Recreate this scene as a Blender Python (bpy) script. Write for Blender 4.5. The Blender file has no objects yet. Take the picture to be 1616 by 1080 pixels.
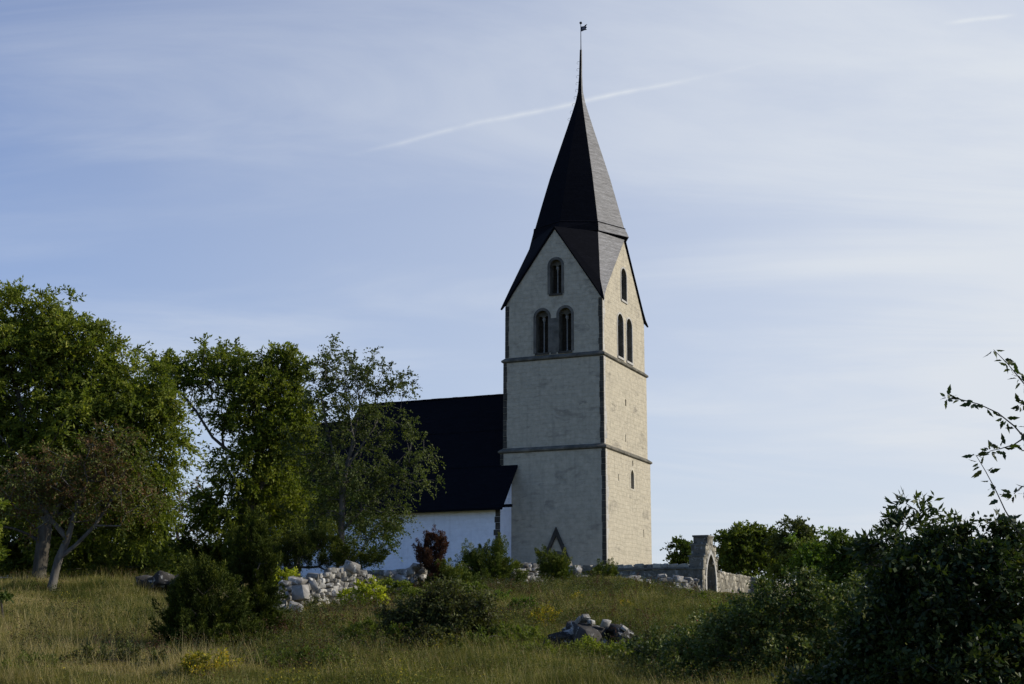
import bpy, math, random
import numpy as np
from mathutils import Vector, Matrix, Euler
from mathutils.geometry import delaunay_2d_cdt
R = math.radians
rng = np.random.default_rng(7)
random.seed(7)
scn = bpy.context.scene
col = scn.collection

# ------------------------------------------------------------------ camera
FPX, PITCH, ROLL = 2251.0, 0.21203, 0.004
cp, sp = math.cos(PITCH), math.sin(PITCH)
cr, sr = math.cos(ROLL), math.sin(ROLL)
cam_d = bpy.data.cameras.new('camera')
cam = bpy.data.objects.new('camera', cam_d); col.objects.link(cam)
rt = Vector((1, 0, 0)); up = Vector((0, -sp, cp)); fw = Vector((0, cp, sp))
rt2 = rt * cr + up * sr; up2 = up * cr - rt * sr
cam.matrix_world = Matrix(((rt2.x, up2.x, -fw.x, 0), (rt2.y, up2.y, -fw.y, 0), (rt2.z, up2.z, -fw.z, 0), (0, 0, 0, 1)))
cam_d.sensor_width = 36; cam_d.lens = FPX / 1616 * 36
cam_d.clip_start = 0.1; cam_d.clip_end = 8000
scn.camera = cam

# ------------------------------------------------------------------ sun, sky, exposure
SUN_AZ, SUN_EL = R(2), R(28)          # azimuth counted from +x (right of the view) towards +y
sd = Vector((math.cos(SUN_AZ) * math.cos(SUN_EL), math.sin(SUN_AZ) * math.cos(SUN_EL), math.sin(SUN_EL)))
sl = bpy.data.lights.new('sun', 'SUN'); sl.energy = 4.2; sl.angle = R(0.53); sl.color = (1.0, 0.93, 0.80)
so = bpy.data.objects.new('sun', sl); col.objects.link(so)
so.rotation_euler = sd.to_track_quat('Z', 'Y').to_euler()
scn.view_settings.view_transform = 'Standard'; scn.view_settings.look = 'None'
scn.view_settings.gamma = 1; scn.view_settings.exposure = 0.0
W = bpy.data.worlds.new('World'); scn.world = W; W.use_nodes = True


def ray(px, py):
    dx, dy = px - 808, py - 540
    X = dx * cr + dy * sr; Y = -dx * sr + dy * cr
    a, u = X / FPX, -Y / FPX
    return (a, cp - u * sp, sp + u * cp)


def at(px, py, d):
    v = ray(px, py); t = d / v[1]
    return np.array((v[0] * t, d, v[2] * t))


def world():
    nt = W.node_tree; N = nt.nodes; L = nt.links
    N.clear()
    out = N.new('ShaderNodeOutputWorld'); bg = N.new('ShaderNodeBackground')
    sky = N.new('ShaderNodeTexSky'); sky.sky_type = 'NISHITA'; sky.sun_disc = False
    sky.sun_elevation = SUN_EL; sky.sun_rotation = math.pi / 2 - SUN_AZ
    sky.air_density = 1.15; sky.dust_density = 0.3; sky.ozone_density = 3.5; sky.altitude = 30
    geo = N.new('ShaderNodeTexCoord')

    def math_(op, a, b=None, c=None, clamp=False):
        n = N.new('ShaderNodeMath'); n.operation = op; n.use_clamp = clamp
        for i, v in enumerate((a, b, c)):
            if v is None: continue
            if isinstance(v, (int, float)): n.inputs[i].default_value = v
            else: L.new(v, n.inputs[i])
        return n.outputs[0]

    def vm(op, a, b):
        n = N.new('ShaderNodeVectorMath'); n.operation = op
        for i, v in enumerate((a, b)):
            if isinstance(v, (tuple, list, Vector)): n.inputs[i].default_value = tuple(v)
            else: L.new(v, n.inputs[i])
        return n.outputs['Value'] if op == 'DOT_PRODUCT' else n.outputs[0]
    D = vm('NORMALIZE', geo.outputs['Generated'], (0, 0, 0))
    sep = N.new('ShaderNodeSeparateXYZ'); L.new(D, sep.inputs[0])
    zc = math_('ADD', math_('MAXIMUM', sep.outputs[2], 0.0), 0.16)
    cmb = N.new('ShaderNodeCombineXYZ')
    L.new(math_('DIVIDE', sep.outputs[0], zc), cmb.inputs[0]); L.new(math_('DIVIDE', sep.outputs[1], zc), cmb.inputs[1])

    def noise(vec, rot, scale, s, det, rough, dist=0.0, off=(0, 0, 0)):
        m = N.new('ShaderNodeMapping'); m.inputs['Rotation'].default_value = (0, 0, rot); m.inputs['Scale'].default_value = scale
        m.inputs['Location'].default_value = off
        L.new(vec, m.inputs[0])
        n = N.new('ShaderNodeTexNoise'); n.inputs['Scale'].default_value = s; n.inputs['Detail'].default_value = det
        n.inputs['Roughness'].default_value = rough; n.inputs['Distortion'].default_value = dist
        L.new(m.outputs[0], n.inputs['Vector']); return n.outputs['Fac']
    big = noise(cmb.outputs[0], R(25), (1.0, 1.5, 1), 0.55, 4, 0.5, 0.4, (3.1, 1.7, 0))
    wis = noise(cmb.outputs[0], R(-24), (0.8, 2.3, 1), 1.0, 8, 0.60, 1.2, (0.4, 8.2, 0))
    veil = math_('MULTIPLY_ADD', big, 0.9, math_('MULTIPLY', wis, 0.55))
    mr = N.new('ShaderNodeMapRange'); mr.interpolation_type = 'SMOOTHSTEP'
    L.new(veil, mr.inputs[0]); mr.inputs[1].default_value = 0.60; mr.inputs[2].default_value = 0.95
    mr.inputs[3].default_value = 0.05; mr.inputs[4].default_value = 0.62
    # thin high cloud thickens toward the bright, hazy side of the sky
    side = N.new('ShaderNodeMapRange'); L.new(vm('DOT_PRODUCT', D, tuple(Vector((0.98, 0.10, -0.42)).normalized())), side.inputs[0])
    side.inputs[1].default_value = -0.45; side.inputs[2].default_value = 0.36; side.inputs[3].default_value = 0.10; side.inputs[4].default_value = 0.84
    fac = math_('ADD', math_('MULTIPLY', mr.outputs[0], 0.5), side.outputs[0])
    # cloud gap added out of view behind the camera, to darken shaded walls
    rear_gap = N.new('ShaderNodeMapRange'); rear_gap.interpolation_type = 'SMOOTHSTEP'; L.new(sep.outputs[1], rear_gap.inputs[0])
    rear_gap.inputs[1].default_value = -0.2; rear_gap.inputs[2].default_value = 0.5
    fac = math_('MULTIPLY', fac, rear_gap.outputs[0])
    # old condensation trails, each along a great circle

    def trail(p0, p1, width, strength, x0, x1):
        a = Vector(ray(*p0)).normalized(); b = Vector(ray(*p1)).normalized()
        n = a.cross(b).normalized()
        wob = noise(D, 0, (1, 1, 1), 7, 3, 0.5)
        d = math_('ABSOLUTE', math_('ADD', vm('DOT_PRODUCT', D, n), math_('MULTIPLY', math_('SUBTRACT', wob, 0.5), 0.012)))
        e = math_('SUBTRACT', 1.0, math_('DIVIDE', d, width), clamp=True)
        e = math_('POWER', e, 1.5)
        al = math_('ARCTAN2', sep.outputs[0], sep.outputs[1])
        r1 = N.new('ShaderNodeMapRange'); r1.interpolation_type = 'SMOOTHSTEP'; L.new(al, r1.inputs[0])
        r1.inputs[1].default_value = x0[0]; r1.inputs[2].default_value = x0[1]
        r2 = N.new('ShaderNodeMapRange'); r2.interpolation_type = 'SMOOTHSTEP'; L.new(al, r2.inputs[0])
        r2.inputs[1].default_value = x1[0]; r2.inputs[2].default_value = x1[1]; r2.inputs[3].default_value = 1; r2.inputs[4].default_value = 0
        br = noise(D, 0, (1, 1, 1), 26, 4, 0.6)
        mod = math_('MULTIPLY_ADD', br, 2.8, -0.80, clamp=True)
        return math_('MULTIPLY', math_('MULTIPLY', math_('MULTIPLY', e, mod), strength), math_('MULTIPLY', r1.outputs[0], r2.outputs[0]))
    az = lambda px, py: math.atan2(ray(px, py)[0], ray(px, py)[1])
    t1 = trail((620, 227), (1150, 112), 0.0028, 0.27, (az(520, 240), az(700, 212)), (az(980, 150), az(1260, 90)))
    t2 = trail((1500, 32), (1590, 22), 0.0024, 0.34, (az(1480, 30), az(1540, 30)), (az(1570, 25), az(1612, 20)))
    fac = math_('ADD', fac, math_('ADD', t1, t2), clamp=True)
    mix = N.new('ShaderNodeMixRGB'); L.new(fac, mix.inputs[0])
    deep = N.new('ShaderNodeMixRGB'); deep.blend_type = 'MULTIPLY'; deep.inputs[0].default_value = 1
    L.new(sky.outputs[0], deep.inputs[1]); deep.inputs[2].default_value = (0.90, 1.0, 1.34, 1); L.new(deep.outputs[0], mix.inputs[1])
    mix.inputs[2].default_value = (6.95, 7.4, 8.05, 1)
    tint = N.new('ShaderNodeMixRGB'); tint.blend_type = 'MULTIPLY'; tint.inputs[0].default_value = 1
    L.new(mix.outputs[0], tint.inputs[1]); tint.inputs[2].default_value = (1.0, 1.0, 1.0, 1)
    L.new(tint.outputs[0], bg.inputs[0]); bg.inputs[1].default_value = 0.103
    L.new(bg.outputs[0], out.inputs[0])


world()

# ------------------------------------------------------------------ helpers


def link(o, parent=None):
    col.objects.link(o)
    if parent is not None: o.parent = parent
    return o


def empty(name, loc, rz=0.0):
    o = bpy.data.objects.new(name, None); o.location = tuple(float(c) for c in loc); o.rotation_euler = (0, 0, rz); o.empty_display_size = 0.3
    return link(o)


def tag(o, label=None, cat=None, group=None, kind=None):
    if label: o['label'] = label
    if cat: o['category'] = cat
    if group: o['group'] = group
    if kind: o['kind'] = kind
    return o


class MB:
    """collects polygons, makes ONE mesh object"""
    def __init__(s): s.v = []; s.f = []; s.mi = []; s.n = 0

    def add(s, verts, faces, mi=0):
        o = len(s.v)
        s.v += [tuple(map(float, p)) for p in verts]
        s.f += [tuple(i + o for i in f) for f in faces]; s.mi += [mi] * len(faces)

    def box(s, a, b, mi=0, M=None):
        (x0, y0, z0), (x1, y1, z1) = a, b
        vs = [(x, y, z) for z in (z0, z1) for y in (y0, y1) for x in (x0, x1)]
        if M is not None: vs = [M @ Vector(v) for v in vs]
        s.add(vs, [(0, 2, 3, 1), (4, 5, 7, 6), (0, 1, 5, 4), (2, 6, 7, 3), (0, 4, 6, 2), (1, 3, 7, 5)], mi)

    def tube(s, pts, rad, n=6, mi=0, cap=True):
        rings = []; V = []; F = []
        pts = [Vector(p) for p in pts]
        for i, p in enumerate(pts):
            d = (pts[min(i + 1, len(pts) - 1)] - pts[max(i - 1, 0)]).normalized()
            a = d.cross(Vector((0.31, 0.95, 0.1))).normalized() if abs(d.z) > .7 else d.cross(Vector((0, 0, 1))).normalized()
            b = d.cross(a); r = rad[i] if hasattr(rad, '__len__') else rad
            for k in range(n):
                t = 2 * math.pi * k / n; V.append(p + a * r * math.cos(t) + b * r * math.sin(t))
        for i in range(len(pts) - 1):
            for k in range(n):
                F.append((i * n + k, i * n + (k + 1) % n, (i + 1) * n + (k + 1) % n, (i + 1) * n + k))
        if cap: F += [tuple(range(n))[::-1], tuple(range((len(pts) - 1) * n, len(pts) * n))]
        s.add(V, F, mi)

    def build(s, name, mats, parent=None, smooth=False):
        me = bpy.data.meshes.new(name); me.from_pydata(s.v, [], s.f)
        if not isinstance(mats, (list, tuple)): mats = [mats]
        for m in mats: me.materials.append(m)
        me.polygons.foreach_set('material_index', s.mi)
        if smooth: me.polygons.foreach_set('use_smooth', [True] * len(s.f))
        me.update()
        return link(bpy.data.objects.new(name, me), parent)


def np_mesh(name, V, k, mat, parent=None, tint=None, F=None, smooth=False):
    """V (nfaces*k,3) unshared faces of k corners, or V with index array F (n,k)"""
    me = bpy.data.meshes.new(name)
    V = np.ascontiguousarray(V, np.float32)
    if F is None: nf = len(V) // k; idx = np.arange(nf * k, dtype=np.int32)
    else: nf = len(F); idx = np.ascontiguousarray(F, np.int32).ravel()
    me.vertices.add(len(V)); me.vertices.foreach_set('co', V.ravel())
    me.loops.add(nf * k); me.loops.foreach_set('vertex_index', idx)
    me.polygons.add(nf); me.polygons.foreach_set('loop_start', np.arange(nf, dtype=np.int32) * k)
    me.update(calc_edges=True)
    if tint is not None:
        a = me.attributes.new('tint', 'FLOAT', 'FACE'); a.data.foreach_set('value', np.ascontiguousarray(tint, np.float32))
    if smooth: me.polygons.foreach_set('use_smooth', np.ones(nf, bool))
    if mat: me.materials.append(mat)
    return link(bpy.data.objects.new(name, me), parent)


# ------------------------------------------------------------------ materials
class Mat:
    def __init__(s, name):
        s.m = bpy.data.materials.new(name); s.m.use_nodes = True
        s.N = s.m.node_tree.nodes; s.L = s.m.node_tree.links
        s.b = s.N['Principled BSDF']; s.out = s.N['Material Output']
        s.tc = s.N.new('ShaderNodeTexCoord')

    def set(s, **k):
        for a, v in k.items():
            n = {'rough': 'Roughness', 'spec': 'Specular IOR Level', 'color': 'Base Color', 'metal': 'Metallic'}[a]
            if isinstance(v, bpy.types.NodeSocket): s.L.new(v, s.b.inputs[n])
            else: s.b.inputs[n].default_value = (v + (1,)) if isinstance(v, tuple) else v
        return s

    def mapped(s, scale=(1, 1, 1), vec=None, rot=(0, 0, 0)):
        m = s.N.new('ShaderNodeMapping'); m.inputs['Scale'].default_value = scale; m.inputs['Rotation'].default_value = rot
        s.L.new(vec if vec is not None else s.tc.outputs['Object'], m.inputs[0]); return m.outputs[0]

    def noise(s, scale, det=4, rough=.55, dist=0, vec=None, vs=(1, 1, 1)):
        n = s.N.new('ShaderNodeTexNoise'); n.inputs['Scale'].default_value = scale; n.inputs['Detail'].default_value = det
        n.inputs['Roughness'].default_value = rough; n.inputs['Distortion'].default_value = dist
        s.L.new(s.mapped(vs, vec), n.inputs['Vector']); return n.outputs['Fac']

    def ramp(s, fac, stops, interp='LINEAR'):
        r = s.N.new('ShaderNodeValToRGB'); s.L.new(fac, r.inputs[0]); e = r.color_ramp.elements
        r.color_ramp.interpolation = interp
        while len(e) < len(stops): e.new(0.5)
        for i, (p, c) in enumerate(stops):
            e[i].position = p; e[i].color = (c + (1,)) if isinstance(c, tuple) else (c, c, c, 1)
        return r.outputs[0]

    def mix(s, fac, a, b, mode='MIX'):
        n = s.N.new('ShaderNodeMixRGB'); n.blend_type = mode
        for i, v in enumerate((fac, a, b)):
            if isinstance(v, bpy.types.NodeSocket): s.L.new(v, n.inputs[i])
            elif isinstance(v, tuple): n.inputs[i].default_value = v + (1,)
            else: n.inputs[i].default_value = v if i == 0 else (v, v, v, 1)
        return n.outputs[0]

    def math(s, op, a, b=0.0, clamp=False):
        n = s.N.new('ShaderNodeMath'); n.operation = op; n.use_clamp = clamp
        for i, v in enumerate((a, b)):
            if isinstance(v, bpy.types.NodeSocket): s.L.new(v, n.inputs[i])
            else: n.inputs[i].default_value = v
        return n.outputs[0]

    def bump(s, h, strength=.5, dist=.05):
        n = s.N.new('ShaderNodeBump'); n.inputs['Strength'].default_value = strength; n.inputs['Distance'].default_value = dist
        s.L.new(h, n.inputs['Height']); s.L.new(n.outputs[0], s.b.inputs['Normal']); return s

    def attr(s, name='tint'):
        n = s.N.new('ShaderNodeAttribute'); n.attribute_name = name; return n.outputs['Fac']

    def sep(s, vec=None):
        n = s.N.new('ShaderNodeSeparateXYZ'); s.L.new(vec if vec is not None else s.tc.outputs['Object'], n.inputs[0]); return n.outputs


def leaf_mat(name, stops, trans=.35, rough=.6, spec=.16):
    m = Mat(name)
    c = m.ramp(m.attr(), stops)
    n = m.noise(.8, 2)
    c = m.mix(1.0, c, m.ramp(n, [(.3, .75), (.7, 1.2)]), 'MULTIPLY')
    m.set(color=c, rough=rough, spec=spec)
    t = m.N.new('ShaderNodeBsdfTranslucent')
    yl = m.mix(1.0, c, (1.15, 1.25, .45), 'MULTIPLY'); m.L.new(yl, t.inputs[0])
    mx = m.N.new('ShaderNodeMixShader'); mx.inputs[0].default_value = trans
    m.L.new(m.b.outputs[0], mx.inputs[1]); m.L.new(t.outputs[0], mx.inputs[2]); m.L.new(mx.outputs[0], m.out.inputs[0])
    return m.m


def plaster(name, base, stain, cours, white=False):
    m = Mat(name)
    x, y, z = m.sep()[0:3]
    u = m.math('ADD', x, y)
    cb = m.N.new('ShaderNodeCombineXYZ'); m.L.new(u, cb.inputs[0]); m.L.new(z, cb.inputs[1])
    nv = m.N.new('ShaderNodeTexNoise'); nv.inputs['Scale'].default_value = .9; nv.inputs['Detail'].default_value = 3
    m.L.new(cb.outputs[0], nv.inputs['Vector'])
    dv = m.N.new('ShaderNodeVectorMath'); dv.operation = 'MULTIPLY_ADD'
    m.L.new(nv.outputs['Color'], dv.inputs[0]); dv.inputs[1].default_value = (.8, .34, 0); m.L.new(cb.outputs[0], dv.inputs[2])
    br = m.N.new('ShaderNodeTexBrick'); m.L.new(dv.outputs[0], br.inputs['Vector'])
    br.inputs['Scale'].default_value = 1; br.inputs['Brick Width'].default_value = .62; br.inputs['Row Height'].default_value = .27
    br.inputs['Mortar Size'].default_value = .016; br.inputs['Mortar Smooth'].default_value = .6
    br.inputs['Color1'].default_value = (.86, .87, .88, 1); br.inputs['Color2'].default_value = (1, 1, 1, 1); br.inputs['Mortar'].default_value = (.80, .76, .68, 1)
    c = m.mix(cours, base, br.outputs['Color'], 'MULTIPLY')
    fine = m.noise(3.0, 6, .62)
    c = m.mix(1.0, c, m.ramp(fine, [(.3, .78 if not white else .9), (.7, 1.08 if not white else 1.02)]), 'MULTIPLY')
    # patches where the limewash has worn through to grey stone, longer along the courses
    st = m.noise(.42, 8, .66, .6, dv.outputs[0], (1, 2.1, 1))
    c = m.mix(m.ramp(st, [(.56, 0.0), (.70, .8 if not white else .25)]), c, stain)
    st2 = m.noise(1.9, 6, .7, 1.2, dv.outputs[0], (.7, 2.6, 1))
    c = m.mix(m.ramp(st2, [(.63, 0.0), (.70, .75 if not white else .2)]), c, tuple(v * .7 for v in stain))
    # rain streaks
    sk = m.noise(1.0, 5, .6, 0, cb.outputs[0], (2.4, .12, 1))
    c = m.mix(m.ramp(sk, [(.55, 0.0), (.8, .35)]), c, tuple(v * .8 for v in stain))
    m.set(color=c, rough=.92, spec=.12)
    h = m.math('ADD', m.math('MULTIPLY', br.outputs['Fac'], -.6), m.math('MULTIPLY', m.noise(5, 6, .6), 1.3))
    m.bump(h, .55, .05)
    return m.m


def stone(name, cols, lichen=.35, scale=1.0, rough=.9, stops=(.35, .5, .68)):
    m = Mat(name)
    a = m.noise(1.4 * scale, 6, .6, .3)
    c = m.ramp(a, [(stops[0], cols[0]), (stops[1], cols[1]), (stops[2], cols[2])])
    c = m.mix(1.0, c, m.ramp(m.attr(), [(0, .42), (1, 1.25)]), 'MULTIPLY') if lichen >= 0 else c
    if lichen > 0:
        l = m.noise(5 * scale, 5, .65, .4)
        c = m.mix(m.ramp(l, [(.56, 0.0), (.64, lichen)]), c, (.62, .61, .57))
        d = m.noise(7 * scale, 4, .6)
        c = m.mix(m.ramp(d, [(.6, 0.0), (.68, .7)]), c, (.045, .043, .038))
    m.set(color=c, rough=rough, spec=.2)
    m.bump(m.noise(9 * scale, 6, .65), .6, .04)
    return m.m


def boards(name, c0, c1, c2, rough, spec, row=.16):
    m = Mat(name)
    z = m.sep()[2]
    fr = m.math('FRACT', m.math('MULTIPLY', z, 1 / row))
    ln = m.ramp(fr, [(0.0, .45), (.12, 1.0), (.95, .9), (1.0, .5)])
    n1 = m.noise(1.8, 7, .72, .8, None, (.7, .7, 4.5))
    n2 = m.noise(5, 4, .6, 0, None, (1, 1, 4))
    c = m.ramp(n1, [(.32, c0), (.5, c1), (.68, c2)])
    c = m.mix(1.0, c, m.ramp(n2, [(.3, .7), (.7, 1.2)]), 'MULTIPLY')
    c = m.mix(.8, c, ln, 'MULTIPLY')
    m.set(color=c, rough=rough, spec=spec)
    m.bump(m.math('ADD', fr, m.math('MULTIPLY', n2, .5)), .35, .03)
    return m.m


def bark(name, c0, c1):
    m = Mat(name)
    n = m.noise(6, 5, .6, .3, None, (1, 1, .25))
    m.set(color=m.ramp(n, [(.3, c0), (.7, c1)]), rough=.95, spec=.1).bump(n, .8, .03)
    return m.m


M = {}
M['tower'] = plaster('limewashed_stone', (.50, .445, .335), (.20, .18, .145), .26)
M['tower_pale'] = plaster('fresh_lime_patch', (.54, .49, .385), (.3, .28, .22), .1)
M['slit_shade'] = Mat('slit_shade_sheet').set(color=(.012, .011, .010), rough=.8).m  # near-black sheet standing in for the shade inside the slit
M['nave'] = plaster('white_limewash', (.88, .89, .92), (.5, .5, .5), .10, True)
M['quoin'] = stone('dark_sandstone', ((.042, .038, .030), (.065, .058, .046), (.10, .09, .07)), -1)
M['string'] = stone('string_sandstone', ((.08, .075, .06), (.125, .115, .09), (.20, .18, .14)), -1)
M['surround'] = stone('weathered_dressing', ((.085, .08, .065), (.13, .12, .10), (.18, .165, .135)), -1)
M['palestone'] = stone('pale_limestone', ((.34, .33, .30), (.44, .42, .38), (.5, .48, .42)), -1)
M['shaft'] = stone('column_stone', ((.20, .195, .18), (.27, .26, .235), (.33, .32, .29)), -1)
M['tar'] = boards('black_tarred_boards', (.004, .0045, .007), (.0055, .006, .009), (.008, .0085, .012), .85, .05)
M['sunlit_weathered'] = boards('sunlit_weathered_shingles', (.11, .106, .103), (.195, .189, .185), (.32, .312, .307), .65, .3, .27)  # bleached grey that also carries the sunlight of the sun-facing facets
M['iron'] = Mat('black_iron').set(color=(.02, .02, .022), rough=.5, spec=.4).m
M['flagred'] = Mat('vane_copper').set(color=(.16, .13, .15), rough=.5).m
M['door'] = boards('dark_door_boards', (.03, .022, .015), (.045, .033, .022), (.06, .045, .03), .8, .2)
M['shutter'] = boards('brown_shutter_boards', (.03, .023, .016), (.05, .04, .027), (.075, .06, .04), .85, .1, .2)
M['dark_in'] = Mat('belfry_interior').set(color=(.10, .085, .065), rough=1.0, spec=.05).m
M['rubble'] = stone('lichened_limestone', ((.15, .14, .12), (.31, .29, .25), (.50, .48, .43)), .8)
M['boulder'] = stone('grey_granite', ((.13, .12, .105), (.25, .23, .20), (.40, .38, .34)), .75)
M['pile'] = stone('dark_mossy_stone', ((.028, .026, .022), (.055, .05, .044), (.11, .105, .095)), .6)
M['yard'] = stone('churchyard_stone', ((.19, .175, .135), (.36, .325, .25), (.50, .455, .35)), .35, .8)
M['coping'] = stone('coping_slab', ((.08, .075, .06), (.14, .13, .105), (.2, .19, .155)), -1)
M['bark_grey'] = bark('grey_bark', (.07, .062, .052), (.17, .155, .13))
M['bark_dark'] = bark('dark_bark', (.045, .038, .03), (.10, .09, .07))
M['leaf_ash'] = leaf_mat('ash_leaves', [(0, (0.065, 0.089, 0.014)), (.5, (0.140, 0.174, 0.023)), (1, (0.278, 0.278, 0.041))], .38)
M['leaf_mid'] = leaf_mat('alder_leaves', [(0, (0.053, 0.076, 0.014)), (.5, (0.108, 0.138, 0.022)), (1, (0.198, 0.212, 0.040))], .38)
M['leaf_olive'] = leaf_mat('olive_leaves', [(0, (.035, .05, .014)), (.5, (.075, .095, .026)), (1, (.14, .155, .05))], .35)
M['leaf_deep'] = leaf_mat('deep_green_leaves', [(0, (0.025, 0.044, 0.008)), (.5, (0.055, 0.086, 0.012)), (1, (0.109, 0.141, 0.022))], .25)
M['leaf_bright'] = leaf_mat('bright_green_leaves', [(0, (0.049, 0.087, 0.012)), (.5, (0.093, 0.148, 0.020)), (1, (0.156, 0.219, 0.030))], .38)
M['leaf_rust'] = leaf_mat('rusty_leaves', [(0, (0.074, 0.042, 0.022)), (.35, (0.127, 0.067, 0.031)), (.6, (0.090, 0.106, 0.024)), (1, (0.166, 0.180, 0.048))], .3)
M['leaf_orange'] = leaf_mat('orange_brown_leaves', [(0, (0.108, 0.054, 0.024)), (.5, (0.180, 0.102, 0.036)), (1, (0.108, 0.132, 0.036))], .3)
M['leaf_lime'] = leaf_mat('yellow_green_leaves', [(0, (.15, .18, .015)), (.5, (.34, .36, .025)), (1, (.50, .48, .04))], .38)
M['leaf_dark'] = leaf_mat('dark_glossy_leaves', [(0, (.012, .024, .008)), (.5, (.034, .056, .014)), (.85, (.085, .105, .028)), (1, (.15, .15, .05))], .25, .5, .25)
M['leaf_rose'] = leaf_mat('rose_leaves', [(0, (0.034, 0.056, 0.016)), (.55, (0.085, 0.115, 0.026)), (.9, (0.204, 0.208, 0.058)), (1, (0.340, 0.304, 0.117))], .25, .55, .22)
M['needle'] = leaf_mat('juniper_needles', [(0, (0.018, 0.027, 0.005)), (.55, (0.053, 0.069, 0.010)), (1, (0.163, 0.173, 0.020))], .15, .7, .1)
M['needle_fresh'] = leaf_mat('fresh_juniper_needles', [(0, (0.048, 0.072, 0.010)), (.6, (0.108, 0.136, 0.014)), (1, (0.238, 0.224, 0.029))], .15, .7, .2)
M['needle_dead'] = leaf_mat('dead_juniper_needles', [(0, (.04, .02, .015)), (.6, (.095, .042, .026)), (1, (.20, .11, .06))], .15, .8, .1)
M['twig'] = leaf_mat('thorn_twig_leaves', [(0, (.05, .038, .02)), (.5, (.065, .072, .022)), (1, (.14, .15, .045))], .3)
M['grass'] = leaf_mat('grass_blades', [(0, (.045, .062, .015)), (.3, (.095, .108, .026)), (.58, (.17, .155, .045)), (.85, (.27, .215, .08)), (1, (.42, .33, .16))], .3, .7, .1)
M['herb'] = leaf_mat('wild_herb_leaves', [(0, (.10, .035, .02)), (.14, (.12, .06, .025)), (.24, (.08, .085, .02)), (.6, (.10, .115, .022)), (.88, (.19, .18, .03)), (.94, (.36, .30, .03)), (1, (.50, .36, .03))], .3)
M['herb_gold'] = leaf_mat('golden_herb_leaves', [(0, (.09, .10, .02)), (.4, (.20, .19, .02)), (.7, (.42, .33, .02)), (1, (.52, .27, .03))], .3)
M['undergrowth'] = leaf_mat('undergrowth_leaves', [(0, (.085, .035, .022)), (.2, (.07, .045, .022)), (.35, (.045, .055, .018)), (.6, (.065, .08, .02)), (1, (.13, .14, .035))], .3)
M['hip'] = Mat('red_rose_hip').set(color=(.35, .02, .012), rough=.35, spec=.5).m
M['wood_rail'] = bark('grey_rail_wood', (.25, .24, .22), (.40, .39, .36))

# ------------------------------------------------------------------ terrain
_px = np.array([-200, 0, 10, 20, 24, 30, 40, 50, 60, 70, 80, 90, 110, 150, 300, 1000, 8000.])
_pz = np.array([-1.7, -1.6, -1.25, -.80, -.52, 0.0, 1.0, 1.82, 2.5, 3.05, 3.68, 4.12, 4.4, 4.0, 1.0, -6, -30.])


def sstep(t): t = np.clip(t, 0, 1); return t * t * (3 - 2 * t)


def ground(x, y):
    x = np.asarray(x, float); y = np.asarray(y, float)
    z = np.interp(y, _px, _pz) * .5 + np.interp(y - 3, _px, _pz) * .25 + np.interp(y + 3, _px, _pz) * .25
    fade = 1 - sstep((y - 66) / 40) * .72
    drop = np.maximum(0, x - 5.0 - np.maximum(0, y - 66) * .08)
    z = z - .17 * np.minimum(drop, 40) * fade * sstep((y - 4) / 30)
    z = z + .30 * np.exp(-((x - 4.2) ** 2 / 14 + (y - 66) ** 2 / 30))
    z = z + .35 * np.exp(-((x + 17) ** 2 / 60 + (y - 50) ** 2 / 60))
    z = z + .07 * np.sin(x * .9 + 1.3 * np.sin(y * .31)) * np.sin(y * .55 + .7) * sstep(y / 20) + .04 * np.sin(x * 2.3 + y * .8)
    return z


def gp(px, d):
    """ground point under image column px at depth d"""
    v = ray(px, 930); x = v[0] / v[1] * d
    return np.array((x, d, float(ground(x, d))))


def dg(px, row):
    """depth at which the ground is seen at this image row (nearest)"""
    for d in np.arange(9, 110, .25):
        v = at(px, row, d)
        if v[2] < float(ground(v[0], d)): return float(d)
    return 60.0


def build_ground():
    ys = np.concatenate([np.linspace(-60, 8, 12), np.arange(9, 100, .45), np.geomspace(101, 6000, 40)])
    xs = np.concatenate([-np.geomspace(42, 5000, 22)[::-1], np.arange(-41, 41.1, .5), np.geomspace(42, 5000, 22)])
    X, Y = np.meshgrid(xs, ys); Z = ground(X, Y)
    V = np.stack([X, Y, Z], -1).reshape(-1, 3)
    nx = len(xs); i = np.arange(len(ys) - 1)[:, None] * nx + np.arange(nx - 1)[None]
    F = np.stack([i, i + 1, i + nx + 1, i + nx], -1).reshape(-1, 4)
    m = Mat('meadow_soil')
    n = m.noise(.35, 8, .65); n2 = m.noise(4, 5, .6)
    c = m.ramp(n, [(.32, (.05, .055, .018)), (.5, (.10, .095, .032)), (.66, (.14, .115, .045))])
    c = m.mix(1.0, c, m.ramp(n2, [(.3, .6), (.7, 1.25)]), 'MULTIPLY')
    m.set(color=c, rough=1.0, spec=.05).bump(n2, .8, .08)
    o = np_mesh('ground', V, 4, m.m, F=F, smooth=True); tag(o, kind='structure')


build_ground()

# ------------------------------------------------------------------ church
CX, CY, YAW = 4.4502, 96.152, -0.41907
A = [0, 3.685, 3.555, 3.476]; B = [0, 4.5, 4.34, 4.246]
GZ = 3.6


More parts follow.
